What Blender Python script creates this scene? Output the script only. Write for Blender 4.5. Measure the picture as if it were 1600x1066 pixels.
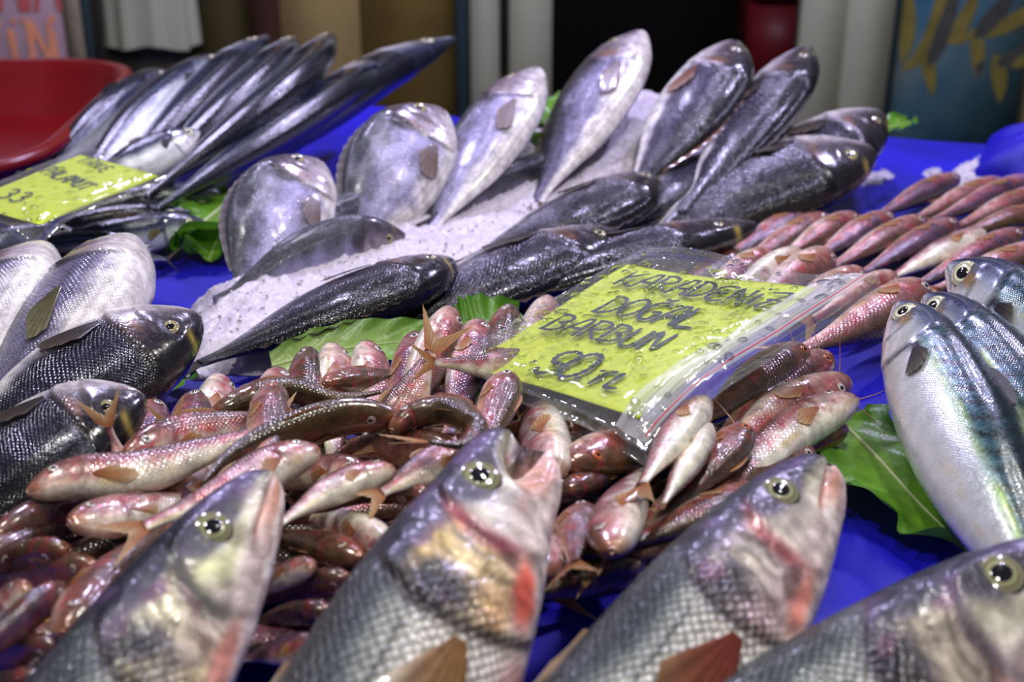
import bpy, math, random
import numpy as np
from mathutils import Matrix, Vector

for o in list(bpy.data.objects):
    bpy.data.objects.remove(o)
SC = bpy.context.scene
COL = SC.collection
RNG = np.random.RandomState(7)
random.seed(7)

# ------------------------------------------------------------------ camera
F_PX, PITCH, CAM_H = 1900.0, math.radians(23.5), 0.42
cam_d = bpy.data.cameras.new('camera')
cam = bpy.data.objects.new('camera', cam_d)
COL.objects.link(cam)
SC.camera = cam
cam.location = (0, 0, CAM_H)
cam.rotation_euler = (math.pi / 2 - PITCH, 0, 0)
cam_d.sensor_width = 36
cam_d.lens = F_PX / 1600 * 36
cam_d.clip_start = 0.02
cam_d.dof.use_dof = True
cam_d.dof.focus_distance = 0.86
cam_d.dof.aperture_fstop = 6.0

# ------------------------------------------------------------------ world, lamps, exposure
world = bpy.data.worlds.new('market_hall_air')
SC.world = world
world.use_nodes = True
bg = world.node_tree.nodes['Background']
bg.inputs[0].default_value = (0.60, 0.60, 0.74, 1)
bg.inputs[1].default_value = 0.16


def bulb(loc, power, col, rad):
    d = bpy.data.lights.new('stall_bulb', 'POINT')
    d.energy = power
    d.color = col
    d.shadow_soft_size = rad
    o = bpy.data.objects.new('stall_bulb', d)
    o.location = loc
    COL.objects.link(o)


# bulbs hung in rows over the stall, above the top of the picture
bulb((-0.55, 1.75, 1.05), 31, (0.68, 0.63, 1.0), 0.04)
bulb((0.10, 1.95, 1.10), 31, (0.68, 0.63, 1.0), 0.04)
bulb((0.75, 1.75, 1.05), 31, (0.68, 0.63, 1.0), 0.04)
bulb((-0.45, 0.75, 1.15), 20, (1.0, 0.97, 0.92), 0.05)
bulb((0.40, 0.80, 1.15), 22, (1.0, 0.97, 0.92), 0.05)
bulb((0.0, 0.05, 1.20), 21, (1.0, 0.97, 0.92), 0.06)

vs = SC.view_settings
vs.view_transform = 'Standard'
vs.look = 'None'
vs.exposure = 0.0
vs.gamma = 1.0
vs.use_curve_mapping = False

# ------------------------------------------------------------------ picture rays -> places
FW = np.array([0, math.cos(PITCH), -math.sin(PITCH)])
UP = np.array([0, math.sin(PITCH), math.cos(PITCH)])
RT = np.array([1.0, 0, 0])
EYE = np.array([0, 0, CAM_H])


def ray(x, y):
    return RT * (x - 800) / F_PX + FW - UP * (y - 533) / F_PX


def P(x, y, z):
    d = ray(x, y)
    return EYE + d * ((z - CAM_H) / d[2])


def PY(x, y, Y):
    d = ray(x, y)
    return EYE + d * (Y / d[1])


def nrm(v):
    v = np.asarray(v, float)
    return v / (np.linalg.norm(v, axis=-1, keepdims=True) + 1e-12)


def lin(c):
    c = np.asarray(c, float)
    return np.where(c <= 0.04045, c / 12.92, ((c + 0.055) / 1.055) ** 2.4)


def rgb(r, g, b):
    return np.array([r, g, b]) / 255.0


# ------------------------------------------------------------------ object helpers
def tag(o, label=None, cat=None, group=None, kind=None):
    if label: o['label'] = label
    if cat: o['category'] = cat
    if group: o['group'] = group
    if kind: o['kind'] = kind
    return o


def empty(name, loc):
    o = bpy.data.objects.new(name, None)
    o.empty_display_size = 0.02
    o.location = loc
    COL.objects.link(o)
    return o


def mesh_np(name, V, F, uv=None, col=None, smooth=True):
    """V (n,3); F list/array of faces; uv (n,2) per vertex; col (n,4) per vertex sRGB"""
    me = bpy.data.meshes.new(name)
    V = np.asarray(V, float)
    if isinstance(F, np.ndarray):
        nf, k = F.shape
        me.vertices.add(len(V))
        me.vertices.foreach_set('co', V.ravel())
        me.loops.add(nf * k)
        me.loops.foreach_set('vertex_index', F.astype(np.int32).ravel())
        me.polygons.add(nf)
        me.polygons.foreach_set('loop_start', np.arange(0, nf * k, k, dtype=np.int32))
        me.polygons.foreach_set('loop_total', np.full(nf, k, dtype=np.int32))
        me.update(calc_edges=True)
        me.validate()
    else:
        me.from_pydata([tuple(v) for v in V], [], [tuple(f) for f in F])
        me.update()
    li = np.zeros(len(me.loops), dtype=np.int32)
    me.loops.foreach_get('vertex_index', li)
    if uv is not None:
        l = me.uv_layers.new(name='UVMap')
        l.data.foreach_set('uv', np.asarray(uv, np.float32)[li].ravel())
    if col is not None:
        a = me.color_attributes.new('Col', 'FLOAT_COLOR', 'POINT')
        c = np.array(col, float)
        c[:, :3] = lin(np.clip(c[:, :3], 0, 1))
        a.data.foreach_set('color', c.astype(np.float32).ravel())
    if smooth:
        me.polygons.foreach_set('use_smooth', np.ones(len(me.polygons), dtype=bool))
    return me


def obj(name, me, mat, parent=None):
    o = bpy.data.objects.new(name, me)
    COL.objects.link(o)
    if mat is not None and not me.materials:
        me.materials.append(mat)
    if parent is not None:
        o.parent = parent
    return o


def grid_faces(n, m, wrap=False):
    i = np.arange(n - 1)[:, None]
    j = np.arange(m if wrap else m - 1)[None, :]
    a = i * m + j
    b = i * m + (j + 1) % m
    return np.stack([a, b, b + m, a + m], -1).reshape(-1, 4)


BOXF = np.array([[0, 3, 2, 1], [4, 5, 6, 7], [0, 1, 5, 4], [1, 2, 6, 5], [2, 3, 7, 6], [3, 0, 4, 7]])


def box_mesh(name, lo, hi, bev=0.0):
    x0, y0, z0 = lo
    x1, y1, z1 = hi
    V = [(x0, y0, z0), (x1, y0, z0), (x1, y1, z0), (x0, y1, z0), (x0, y0, z1), (x1, y0, z1), (x1, y1, z1), (x0, y1, z1)]
    me = mesh_np(name, V, BOXF, smooth=False)
    if bev:
        import bmesh
        bm = bmesh.new()
        bm.from_mesh(me)
        bmesh.ops.bevel(bm, geom=bm.edges[:], offset=bev, segments=2, affect='EDGES')
        bm.to_mesh(me)
        bm.free()
    return me


def tube(path, rad, n=6):
    path = np.asarray(path, float)
    T = nrm(np.gradient(path, axis=0))
    ref = np.array([0.3, 0.5, 0.81])
    A = nrm(np.cross(T, ref))
    B = np.cross(T, A)
    r = np.broadcast_to(np.asarray(rad, float), (len(path),))
    ph = np.linspace(0, 2 * math.pi, n, endpoint=False)
    V = path[:, None] + r[:, None, None] * (A[:, None] * np.cos(ph)[None, :, None] + B[:, None] * np.sin(ph)[None, :, None])
    return V.reshape(-1, 3), grid_faces(len(path), n, True)


# ------------------------------------------------------------------ materials
def mat(name):
    m = bpy.data.materials.new(name)
    m.use_nodes = True
    nt = m.node_tree
    return m, nt, nt.nodes['Principled BSDF']


def nd(nt, t, **kw):
    n = nt.nodes.new(t)
    for k, v in kw.items():
        setattr(n, k, v)
    return n


def setin(n, **kw):
    for k, v in kw.items():
        n.inputs[k.replace('_', ' ')].default_value = v


def noise(nt, scale, detail=3, rough=0.5, vec=None, dim='3D'):
    n = nd(nt, 'ShaderNodeTexNoise', noise_dimensions=dim)
    setin(n, Scale=scale, Detail=detail, Roughness=rough)
    if vec is not None:
        nt.links.new(vec, n.inputs['Vector'])
    return n


def ramp(nt, fac, stops):
    r = nd(nt, 'ShaderNodeValToRGB')
    el = r.color_ramp.elements
    while len(el) < len(stops):
        el.new(0.5)
    for e, (p, c) in zip(el, stops):
        e.position = p
        e.color = (c, c, c, 1) if np.isscalar(c) else tuple(c) + (1,)
    nt.links.new(fac, r.inputs[0])
    return r


def mix(nt, fac, a, b, blend='MIX'):
    n = nd(nt, 'ShaderNodeMix', data_type='RGBA', blend_type=blend)
    for inp, v in ((n.inputs[0], fac), (n.inputs[6], a), (n.inputs[7], b)):
        if hasattr(v, 'is_linked') or hasattr(v, 'node'):
            nt.links.new(v, inp)
        elif np.isscalar(v):
            inp.default_value = v
        else:
            inp.default_value = tuple(v) + ((1,) if len(v) == 3 else ())
    return n.outputs[2]


def plain(name, c, rough=0.5, spec=0.5, metal=0.0, nz=0.0, nscale=20, bump=0.0, coat=0.0, alpha=None):
    m, nt, b = mat(name)
    c = lin(np.array(c, float))
    tc = nd(nt, 'ShaderNodeTexCoord')
    setin(b, Roughness=rough, Metallic=metal)
    b.inputs['Specular IOR Level'].default_value = spec
    b.inputs['Coat Weight'].default_value = coat
    b.inputs['Coat Roughness'].default_value = 0.08
    if nz or bump:
        n = noise(nt, nscale, 5, 0.6, tc.outputs['Object'])
        if nz:
            r = ramp(nt, n.outputs[0], [(0.3, tuple(c * (1 - nz))), (0.7, tuple(np.minimum(c * (1 + nz), 1)))])
            nt.links.new(r.outputs[0], b.inputs['Base Color'])
        else:
            b.inputs['Base Color'].default_value = tuple(c) + (1,)
        if bump:
            bp = nd(nt, 'ShaderNodeBump')
            setin(bp, Strength=bump, Distance=0.002)
            nt.links.new(n.outputs[0], bp.inputs['Height'])
            nt.links.new(bp.outputs[0], b.inputs['Normal'])
    else:
        b.inputs['Base Color'].default_value = tuple(c) + (1,)
    return m


def skin_mat(name, nu, nv, scale_dark=0.3, scale_bump=0.4, speck=0.25, rough=0.33, coat=0.5, bumpdist=0.0006, lump=0.0, spec=0.6):
    """wet fish skin: colour comes from the Col attribute, scales and speckle are procedural"""
    m, nt, b = mat(name)
    at = nd(nt, 'ShaderNodeAttribute', attribute_name='Col')
    tc = nd(nt, 'ShaderNodeTexCoord')
    mp = nd(nt, 'ShaderNodeMapping')
    mp.inputs['Scale'].default_value = (nu, nv, 1)
    nt.links.new(tc.outputs['UV'], mp.inputs['Vector'])
    mr = nd(nt, 'ShaderNodeMapping')
    mr.inputs['Rotation'].default_value = (0, 0, math.radians(45))
    nt.links.new(mp.outputs[0], mr.inputs['Vector'])
    vo = nd(nt, 'ShaderNodeTexVoronoi', voronoi_dimensions='2D', feature='F1')
    setin(vo, Scale=1.0, Randomness=0.28)
    nt.links.new(mr.outputs[0], vo.inputs['Vector'])
    sc = ramp(nt, vo.outputs['Distance'], [(0.18, 1.0), (0.56, 0.0)])
    # head (u < .25) carries no scales
    sx = nd(nt, 'ShaderNodeSeparateXYZ')
    nt.links.new(tc.outputs['UV'], sx.inputs[0])
    hd0 = ramp(nt, sx.outputs[0], [(0.235, 0.0), (0.30, 1.0)])
    bl = ramp(nt, sx.outputs[1], [(0.62, 1.0), (0.86, 0.12)])
    hd = nd(nt, 'ShaderNodeMath', operation='MULTIPLY')
    nt.links.new(hd0.outputs[0], hd.inputs[0])
    nt.links.new(bl.outputs[0], hd.inputs[1])
    n1 = noise(nt, 90, 4, 0.65, tc.outputs['Object'])
    n2 = noise(nt, 420, 2, 0.5, tc.outputs['Object'])
    sp = ramp(nt, n1.outputs[0], [(0.32, 1 - speck), (0.66, 1 + speck * 0.4)])
    c1 = mix(nt, 1.0, at.outputs['Color'], sp.outputs[0], 'MULTIPLY')
    dk = ramp(nt, sc.outputs[0], [(0.0, 1 - scale_dark), (0.55, 1.0)])
    hm = nd(nt, 'ShaderNodeMath', operation='MULTIPLY')
    nt.links.new(hd.outputs[0], hm.inputs[0])
    hm.inputs[1].default_value = 1.0
    c2 = mix(nt, hm.outputs[0], c1, mix(nt, 1.0, c1, dk.outputs[0], 'MULTIPLY'))
    nt.links.new(c2, b.inputs['Base Color'])
    me = nd(nt, 'ShaderNodeMath', operation='MULTIPLY')
    nt.links.new(at.outputs['Alpha'], me.inputs[0])
    me.inputs[1].default_value = 1.0
    nt.links.new(me.outputs[0], b.inputs['Metallic'])
    rr = ramp(nt, n2.outputs[0], [(0.3, rough - 0.1), (0.7, rough + 0.12)])
    nt.links.new(rr.outputs[0], b.inputs['Roughness'])
    b.inputs['Coat Weight'].default_value = coat
    b.inputs['Coat Roughness'].default_value = 0.12
    b.inputs['Specular IOR Level'].default_value = spec
    sm = nd(nt, 'ShaderNodeMath', operation='MULTIPLY')
    nt.links.new(sc.outputs[0], sm.inputs[0])
    nt.links.new(hd.outputs[0], sm.inputs[1])
    b1 = nd(nt, 'ShaderNodeBump')
    setin(b1, Strength=scale_bump, Distance=bumpdist * 1.6)
    nt.links.new(sm.outputs[0], b1.inputs['Height'])
    b2 = nd(nt, 'ShaderNodeBump')
    setin(b2, Strength=0.45, Distance=bumpdist)
    nt.links.new(n1.outputs[0], b2.inputs['Height'])
    nt.links.new(b1.outputs[0], b2.inputs['Normal'])
    last = b2
    if lump:
        n3 = noise(nt, 45, 3, 0.6, tc.outputs['Object'])
        n3.inputs['Distortion'].default_value = 0.6
        b3 = nd(nt, 'ShaderNodeBump')
        setin(b3, Strength=lump, Distance=0.004)
        nt.links.new(n3.outputs[0], b3.inputs['Height'])
        nt.links.new(b2.outputs[0], b3.inputs['Normal'])
        last = b3
    nt.links.new(last.outputs[0], b.inputs['Normal'])
    nt.links.new(last.outputs[0], b.inputs['Coat Normal'])
    return m


M_BASS = skin_mat('bass_skin', 104, 36, 0.70, 0.75, 0.34, 0.38, 0.20, 0.0009, lump=0.5, spec=0.42)
M_BREAM = skin_mat('bream_skin', 90, 50, 0.34, 0.5, 0.45, 0.22, 0.45, 0.0005, lump=0.2, spec=0.4)
M_MULLET = skin_mat('mullet_skin', 62, 18, 0.26, 0.22, 0.48, 0.28, 0.7, 0.0006, lump=0.2)
M_MACK = skin_mat('mackerel_skin', 190, 70, 0.08, 0.15, 0.16, 0.24, 0.7, 0.0004)


def fin_mat(name):
    m, nt, b = mat(name)
    at = nd(nt, 'ShaderNodeAttribute', attribute_name='Col')
    tc = nd(nt, 'ShaderNodeTexCoord')
    n = noise(nt, 160, 3, 0.6, tc.outputs['Object'])
    r = ramp(nt, n.outputs[0], [(0.3, 0.75), (0.7, 1.1)])
    nt.links.new(mix(nt, 1.0, at.outputs['Color'], r.outputs[0], 'MULTIPLY'), b.inputs['Base Color'])
    b.inputs['Roughness'].default_value = 0.32
    b.inputs['Coat Weight'].default_value = 0.4
    b.inputs['Subsurface Weight'].default_value = 0.0
    tr = nd(nt, 'ShaderNodeBsdfTranslucent')
    nt.links.new(at.outputs['Color'], tr.inputs['Color'])
    ms = nd(nt, 'ShaderNodeMixShader')
    ms.inputs[0].default_value = 0.3
    nt.links.new(b.outputs[0], ms.inputs[1])
    nt.links.new(tr.outputs[0], ms.inputs[2])
    nt.links.new(ms.outputs[0], nt.nodes['Material Output'].inputs['Surface'])
    return m


M_FIN = fin_mat('fin_membrane')
M_PUPIL = plain('pupil_black', rgb(10, 10, 16), 0.08, 0.8, coat=1.0)


def iris_mat(name, inner, outer):
    m, nt, b = mat(name)
    tc = nd(nt, 'ShaderNodeTexCoord')
    ln = nd(nt, 'ShaderNodeVectorMath', operation='LENGTH')
    sx = nd(nt, 'ShaderNodeVectorMath', operation='MULTIPLY')
    sx.inputs[1].default_value = (1, 1, 0)
    nt.links.new(tc.outputs['Object'], sx.inputs[0])
    nt.links.new(sx.outputs[0], ln.inputs[0])
    r = ramp(nt, ln.outputs['Value'], [(0.56, tuple(lin(inner))), (0.66, tuple(lin(inner * 0.62))), (0.80, tuple(lin(inner * 0.95))), (0.95, tuple(lin(outer)))])
    nt.links.new(r.outputs[0], b.inputs['Base Color'])
    setin(b, Roughness=0.15)
    b.inputs['Coat Weight'].default_value = 1.0
    b.inputs['Coat Roughness'].default_value = 0.03
    return m


M_IRIS = {
    'bass': iris_mat('iris_pale_yellow', rgb(150, 148, 112), rgb(50, 46, 58)),
    'mackerel': iris_mat('iris_cream', rgb(225, 222, 190), rgb(120, 110, 80)),
    'mullet': iris_mat('iris_white', rgb(215, 205, 195), rgb(110, 50, 50)),
    'orange': iris_mat('iris_orange', rgb(215, 110, 50), rgb(150, 60, 40)),
    'bream': iris_mat('iris_gold', rgb(175, 165, 120), rgb(45, 42, 50)),
}


# ------------------------------------------------------------------ fish geometry
def herm(xs, ys):
    xs = np.array(xs, float)
    ys = np.array(ys, float)
    m = np.gradient(ys, xs)

    def f(x):
        x = np.clip(x, xs[0], xs[-1])
        i = np.clip(np.searchsorted(xs, x, side='right') - 1, 0, len(xs) - 2)
        h = xs[i + 1] - xs[i]
        t = (x - xs[i]) / h
        return (ys[i] * (2 * t ** 3 - 3 * t ** 2 + 1) + h * m[i] * (t ** 3 - 2 * t ** 2 + t)
                + ys[i + 1] * (-2 * t ** 3 + 3 * t ** 2) + h * m[i + 1] * (t ** 3 - t ** 2))
    return f


KS = [0, .012, .035, .08, .15, .25, .36, .5, .65, .8, .92, 1]
SP = {
    'bass': dict(
        top=[.035, .105, .175, .265, .355, .43, .46, .46, .40, .28, .17, .16],
        bot=[.035, .11, .185, .265, .355, .43, .47, .47, .38, .23, .15, .15],
        wid=[.02, .07, .11, .16, .21, .25, .275, .27, .22, .13, .06, .045],
        gill=.285, pre=.175, eye=(.108, .38), eye_r=.112, mouth=(-.05, -3.0, .085), pect=(.30, -.22, .17, .42), ratio=.255,
        tail=(.75, .48, .45), dors=(.36, .82, .07), mat=M_BASS, iris='bass', ns=190, nc=104),
    'bream': dict(
        top=[.02, .09, .17, .29, .43, .53, .56, .54, .44, .26, .12, .10],
        bot=[.02, .08, .14, .22, .32, .40, .44, .43, .36, .21, .10, .09],
        wid=[.02, .06, .10, .15, .20, .23, .24, .23, .18, .10, .045, .03],
        gill=.275, pre=.185, eye=(.130, .42), eye_r=.072, mouth=(-.15, -2.0, .06), pect=(.30, -.34, .19, .22), ratio=.40,
        tail=(.62, .45, .35), dors=(.30, .85, .06), mat=M_BREAM, iris='bream', ns=96, nc=64),
    'mullet': dict(
        top=[.05, .14, .23, .35, .45, .51, .52, .46, .36, .24, .16, .14],
        bot=[.06, .16, .25, .33, .41, .46, .48, .45, .34, .21, .14, .13],
        wid=[.05, .12, .18, .25, .30, .34, .345, .32, .24, .14, .075, .05],
        gill=.255, pre=.185, eye=(.115, .40), eye_r=.118, mouth=(-.45, -3.0, .05), pect=(.27, -.30, .15, .30), ratio=.20,
        tail=(1.05, .62, .35), dors=(.33, .52, .10), mat=M_MULLET, iris='mullet', ns=52, nc=30),
    'mackerel': dict(
        top=[.015, .07, .14, .25, .36, .44, .48, .49, .42, .26, .10, .06],
        bot=[.015, .07, .13, .23, .35, .45, .50, .50, .41, .24, .09, .06],
        wid=[.015, .06, .10, .17, .25, .33, .36, .36, .30, .19, .08, .05],
        gill=.25, pre=.165, eye=(.105, .20), eye_r=.135, mouth=(-.05, -4.5, .085), pect=(.275, .12, .075, .20), ratio=.19,
        tail=(.75, .62, .18), dors=(.36, .48, .10), mat=M_MACK, iris='mackerel', ns=110, nc=64),
}
for s_ in SP.values():
    for k_ in ('top', 'bot', 'wid'):
        s_[k_ + 'f'] = herm(KS, s_[k_])


def sstep(a, b, x):
    t = np.clip((x - a) / (b - a + 1e-9), 0, 1)
    return t * t * (3 - 2 * t)


class Field:
    """smooth random field over (s, q)"""

    def __init__(self, rs, k=26, fs=30, fq=3.2):
        self.w = rs.normal(size=(k, 2)) * np.array([fs, fq])
        self.c = rs.uniform(0, 6.283, k)
        self.k = k

    def __call__(self, s, q):
        a = np.zeros(np.broadcast(s, q).shape)
        for w, c in zip(self.w, self.c):
            a += np.cos(w[0] * s + w[1] * q + c)
        return a / math.sqrt(self.k / 2.0)


def lerp(a, b, t):
    return a + (b - a) * t[..., None]


def bands(q, stops):
    qs = np.array([x[0] for x in stops])
    cs = np.array([x[1] for x in stops])
    return np.stack([np.interp(q, qs, cs[:, i]) for i in range(3)], -1)


def blob(s, q, s0, q0, rs_, rq_, soft=0.6):
    d = np.sqrt(((s - s0) / rs_) ** 2 + ((q - q0) / rq_) ** 2)
    return 1 - sstep(1 - soft, 1 + soft * 0.5, d)


def gill_edge(sp, q):
    return sp['gill'] * (1 - 0.20 * np.clip(np.abs(q + 0.08), 0, 1) ** 2.2)


def pre_edge(sp, q):
    return sp['pre'] * (1 - 0.28 * np.clip(np.abs(q + 0.15), 0, 1) ** 2.0)


def paint_bass(sp, s, q, rs, o):
    f1, f2, f3 = Field(rs), Field(rs, fs=70, fq=8), Field(rs, fs=16, fq=2)
    a, b = f1(s, q), f2(s, q)
    back, up = rgb(*o.get('back', (60, 68, 74))), rgb(150, 155, 150)
    c = bands(q + 0.05 * a, [(-1, rgb(222, 205, 202)), (-.6, rgb(232, 222, 214)), (0, rgb(226, 220, 208)), (.3, rgb(196, 196, 186)),
                             (.48, up), (.68, back), (1, back * .62)])
    met = np.interp(q, [-1, -.5, .2, .7, 1], [.02, .04, .10, .14, .12])
    pk = o.get('pink', .3)
    c = lerp(c, rgb(205, 110, 105), np.clip(sstep(-.55, -.95, q) * (.35 + .5 * f3(s, q)), 0, 1) * pk * sstep(.25, .32, s))
    ll = np.exp(-((q - .30 + .25 * sstep(.3, .2, s)) / .018) ** 2) * sstep(.29, .33, s)
    c = lerp(c, rgb(70, 74, 74), ll * .8)
    # head
    hd = 1 - sstep(-.006, .006, s - gill_edge(sp, q))
    head = bands(q + .04 * a, [(-1, rgb(228, 208, 205)), (-.35, rgb(222, 205, 198)), (.05, rgb(205, 198, 180)), (.28, rgb(160, 155, 136)), (.46, rgb(84, 80, 92)), (.7, rgb(40, 40, 56)), (1, rgb(28, 30, 42))])
    c = lerp(c, head, hd)
    # cheek plate with gold-green sheen
    ck = blob(s, q, .13, .10, .055, .42)
    c = lerp(c, rgb(*o.get('cheek', (196, 196, 150))), ck * .75 * np.clip(.8 + .3 * b, 0, 1))
    # gill cover gold, dark behind
    op = hd * sstep(.004, .014, s - pre_edge(sp, q)) * sstep(-.60, -.42, q) * (1 - sstep(.38, .58, q))
    c = lerp(c, rgb(*o.get('oper', (205, 182, 130))), op * np.clip(.75 + .35 * a, .2, 1))
    met = met + .15 * op
    dk = blob(s, q, .262, .20, .036, .40) * np.clip(.85 + .4 * b, 0, 1)
    c = lerp(c, rgb(38, 38, 54), dk * .9)
    dk2 = np.exp(-((s - pre_edge(sp, q) - .006) / .010) ** 2) * sstep(-.75, -.2, q) * (1 - sstep(.5, .8, q))
    c = lerp(c, rgb(*o.get('gillline', (90, 70, 80))), dk2 * .85)
    rd = blob(s, q, .215, -.62, .045, .16)
    c = lerp(c, rgb(190, 78, 60), rd * o.get('red', .6))
    ge = np.exp(-((s - gill_edge(sp, q) - .004) / .006) ** 2) * sstep(-.9, -.5, q)
    c = lerp(c, rgb(60, 50, 60), ge * .8)
    f4 = Field(rs, 40, fs=130, fq=12)(s, q)
    f5 = Field(rs, 40, fs=55, fq=9)(s, q)
    rid = np.sin((s - pre_edge(sp, q)) * 330 + 2.2 * f5)
    c = lerp(c, c * .62, np.clip(op * sstep(.3, .9, rid) * .7, 0, 1))
    c = lerp(c, rgb(96, 66, 66), np.clip(op * sstep(.6, 1.6, f5) * .7, 0, 1))
    c = c * (1 + .09 * hd * f4 + .05 * hd * f5)[..., None]
    c = lerp(c, rgb(120, 84, 130), np.clip(hd * sstep(.5, 1.5, f5) * sstep(.05, .45, q), 0, 1) * .45)
    c = lerp(c, rgb(206, 150, 140), np.clip(hd * sstep(.4, 1.5, -f5) * (1 - sstep(-.5, .0, q)), 0, 1) * .35 * (pk + .3))
    # mouth
    mo = (1 - sstep(.03, .105, s)) * blob(s, q, .05, -.42, .06, .25)
    c = lerp(c, rgb(205, 140, 115), mo * .8)
    lipq = sp['mouth'][0] + sp['mouth'][1] * s
    lip = np.exp(-((q - lipq) / .05) ** 2) * (1 - sstep(.085, .10, s))
    c = lerp(c, rgb(150, 90, 80), lip * .8)
    c = lerp(c, rgb(110, 85, 140), blob(s, q, .06, .75, .05, .3) * .5)
    eyer = blob(s, q, sp['eye'][0], sp['eye'][1], .052, .34, .35)
    c = lerp(c, rgb(52, 48, 62), eyer * .8)
    return c, met


def paint_bream(sp, s, q, rs, o):
    f1, f2 = Field(rs), Field(rs, fs=60, fq=7)
    a, b = f1(s, q), f2(s, q)
    d = o.get('dark', 0.0)
    fl = lerp(rgb(176, 169, 212)[None, None], rgb(36, 33, 54)[None, None], np.full(s.shape, d))  # violet sheen of the lamps mixed into the flank colours
    bk = lerp(rgb(82, 84, 96)[None, None], rgb(15, 15, 20)[None, None], np.full(s.shape, d))
    be = rgb(238, 232, 232)
    qq = q + .06 * a
    t1 = sstep(-.75, -.25, qq)
    t2 = sstep(.15, .75, qq)
    c = lerp(np.broadcast_to(be, s.shape + (3,)), fl, t1)
    c = c + (bk - c) * t2[..., None]
    met = np.interp(q, [-1, -.4, .2, 1], [.02, .14, .22, .16]) * (1 - .3 * d)
    # thin lengthwise lines
    c = c * (1 - .12 * sstep(.2, .9, np.sin(q * 46))[..., None] * sstep(.3, .36, s)[..., None])
    hd = 1 - sstep(-.006, .006, s - gill_edge(sp, q))
    head = bands(q + .05 * b, [(-1, rgb(226, 218, 214)), (-.3, rgb(205, 195, 200)), (.1, rgb(165, 150, 160)), (.5, rgb(110, 98, 112)), (1, rgb(70, 66, 78))])
    head = head * (1 - .55 * d * sstep(-.35, .15, q))[..., None]
    c = lerp(c, head, hd * .85)
    c = lerp(c, rgb(44, 40, 52), blob(s, q, sp['gill'] + .012, .42, .034, .26) * .85)
    c = lerp(c, rgb(190, 125, 85), blob(s, q, .235, .12, .03, .3) * (.35 + .2 * d) * np.clip(.5 + .5 * b, 0, 1))
    c = lerp(c, rgb(190, 165, 80), np.exp(-((s - .085) / .012) ** 2) * sstep(.50, .8, q) * (.35 + .5 * d))
    ge = np.exp(-((s - gill_edge(sp, q) - .004) / .008) ** 2) * sstep(-.95, -.5, q)
    c = lerp(c, rgb(60, 52, 60), ge * .6)
    pe = np.exp(-((s - pre_edge(sp, q) - .004) / .006) ** 2) * sstep(-.8, -.4, q) * (1 - sstep(.3, .6, q))
    c = lerp(c, rgb(120, 105, 115), pe * .5)
    lip = np.exp(-((q - sp['mouth'][0] - sp['mouth'][1] * s) / .07) ** 2) * (1 - sstep(.06, .075, s))
    c = lerp(c, rgb(120, 90, 95), lip * .7)
    return c, met


def paint_mullet(sp, s, q, rs, o):
    f1, f2, f3 = Field(rs, fs=22, fq=3), Field(rs, fs=60, fq=7), Field(rs, fs=26, fq=5)
    a, b, g = f1(s, q), f2(s, q), f3(s, q)
    tone = o.get('tone', 'pink')
    if tone == 'olive':
        st = [(-1, (226, 212, 186)), (-.7, (196, 158, 132)), (-.3, (138, 86, 74)), (.1, (108, 70, 54)), (.45, (92, 70, 36)), (1, (62, 48, 22))]
    elif tone == 'white':
        st = [(-1, (236, 230, 208)), (-.4, (234, 220, 208)), (.0, (212, 180, 178)), (.3, (170, 112, 118)), (.6, (118, 78, 70)), (1, (84, 62, 44))]
    elif tone == 'violet':
        st = [(-1, (224, 206, 198)), (-.6, (200, 146, 142)), (-.25, (158, 96, 104)), (.15, (118, 84, 110)), (.55, (82, 58, 82)), (1, (64, 48, 44))]
    else:
        st = [(-1, (230, 214, 198)), (-.6, (214, 172, 160)), (-.2, (180, 118, 110)), (.2, (140, 94, 92)), (.6, (104, 74, 62)), (1, (78, 54, 36))]
    c = bands(q + .16 * a, [(x, rgb(*y)) for x, y in st])
    met = np.interp(q, [-1, 0, .5, 1], [.02, .15, .18, .10])
    # red blotches along the flank
    r1 = np.clip(np.exp(-((q - .02 - .12 * a) / .26) ** 2) * sstep(.1, 1.1, g + .4 * b), 0, 1)
    c = lerp(c, rgb(186, 52, 42), r1 * o.get('red', .62))
    r2 = sstep(.9, 1.8, b) * sstep(-.9, -.3, q)
    c = lerp(c, rgb(172, 48, 70), r2 * .45)
    y1 = np.exp(-((q + .62) / .16) ** 2) * sstep(.2, 1.0, a)
    c = lerp(c, rgb(205, 180, 90), y1 * .55)
    hd = 1 - sstep(-.01, .01, s - gill_edge(sp, q))
    head = bands(q + .1 * b, [(-1, rgb(222, 205, 190)), (-.4, rgb(196, 146, 132)), (.1, rgb(164, 108, 96)), (.55, rgb(124, 84, 70)), (1, rgb(92, 62, 44))])
    c = lerp(c, head, hd * (.45 if tone in ('white', 'olive') else .65))
    c = lerp(c, rgb(175, 50, 66), .6 * hd * sstep(.5, 1.3, b) * .6 * sstep(-.7, -.2, q))
    c = lerp(c, rgb(150, 92, 62), (1 - sstep(.02, .07, s)) * .55)
    ge = np.exp(-((s - gill_edge(sp, q) - .005) / .008) ** 2) * sstep(-.95, -.5, q)
    c = lerp(c, rgb(120, 45, 45), ge * .6)
    lip = np.exp(-((q - sp['mouth'][0] - sp['mouth'][1] * s) / .09) ** 2) * (1 - sstep(.05, .065, s))
    c = lerp(c, rgb(120, 60, 50), lip * .6)
    return c, met


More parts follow.
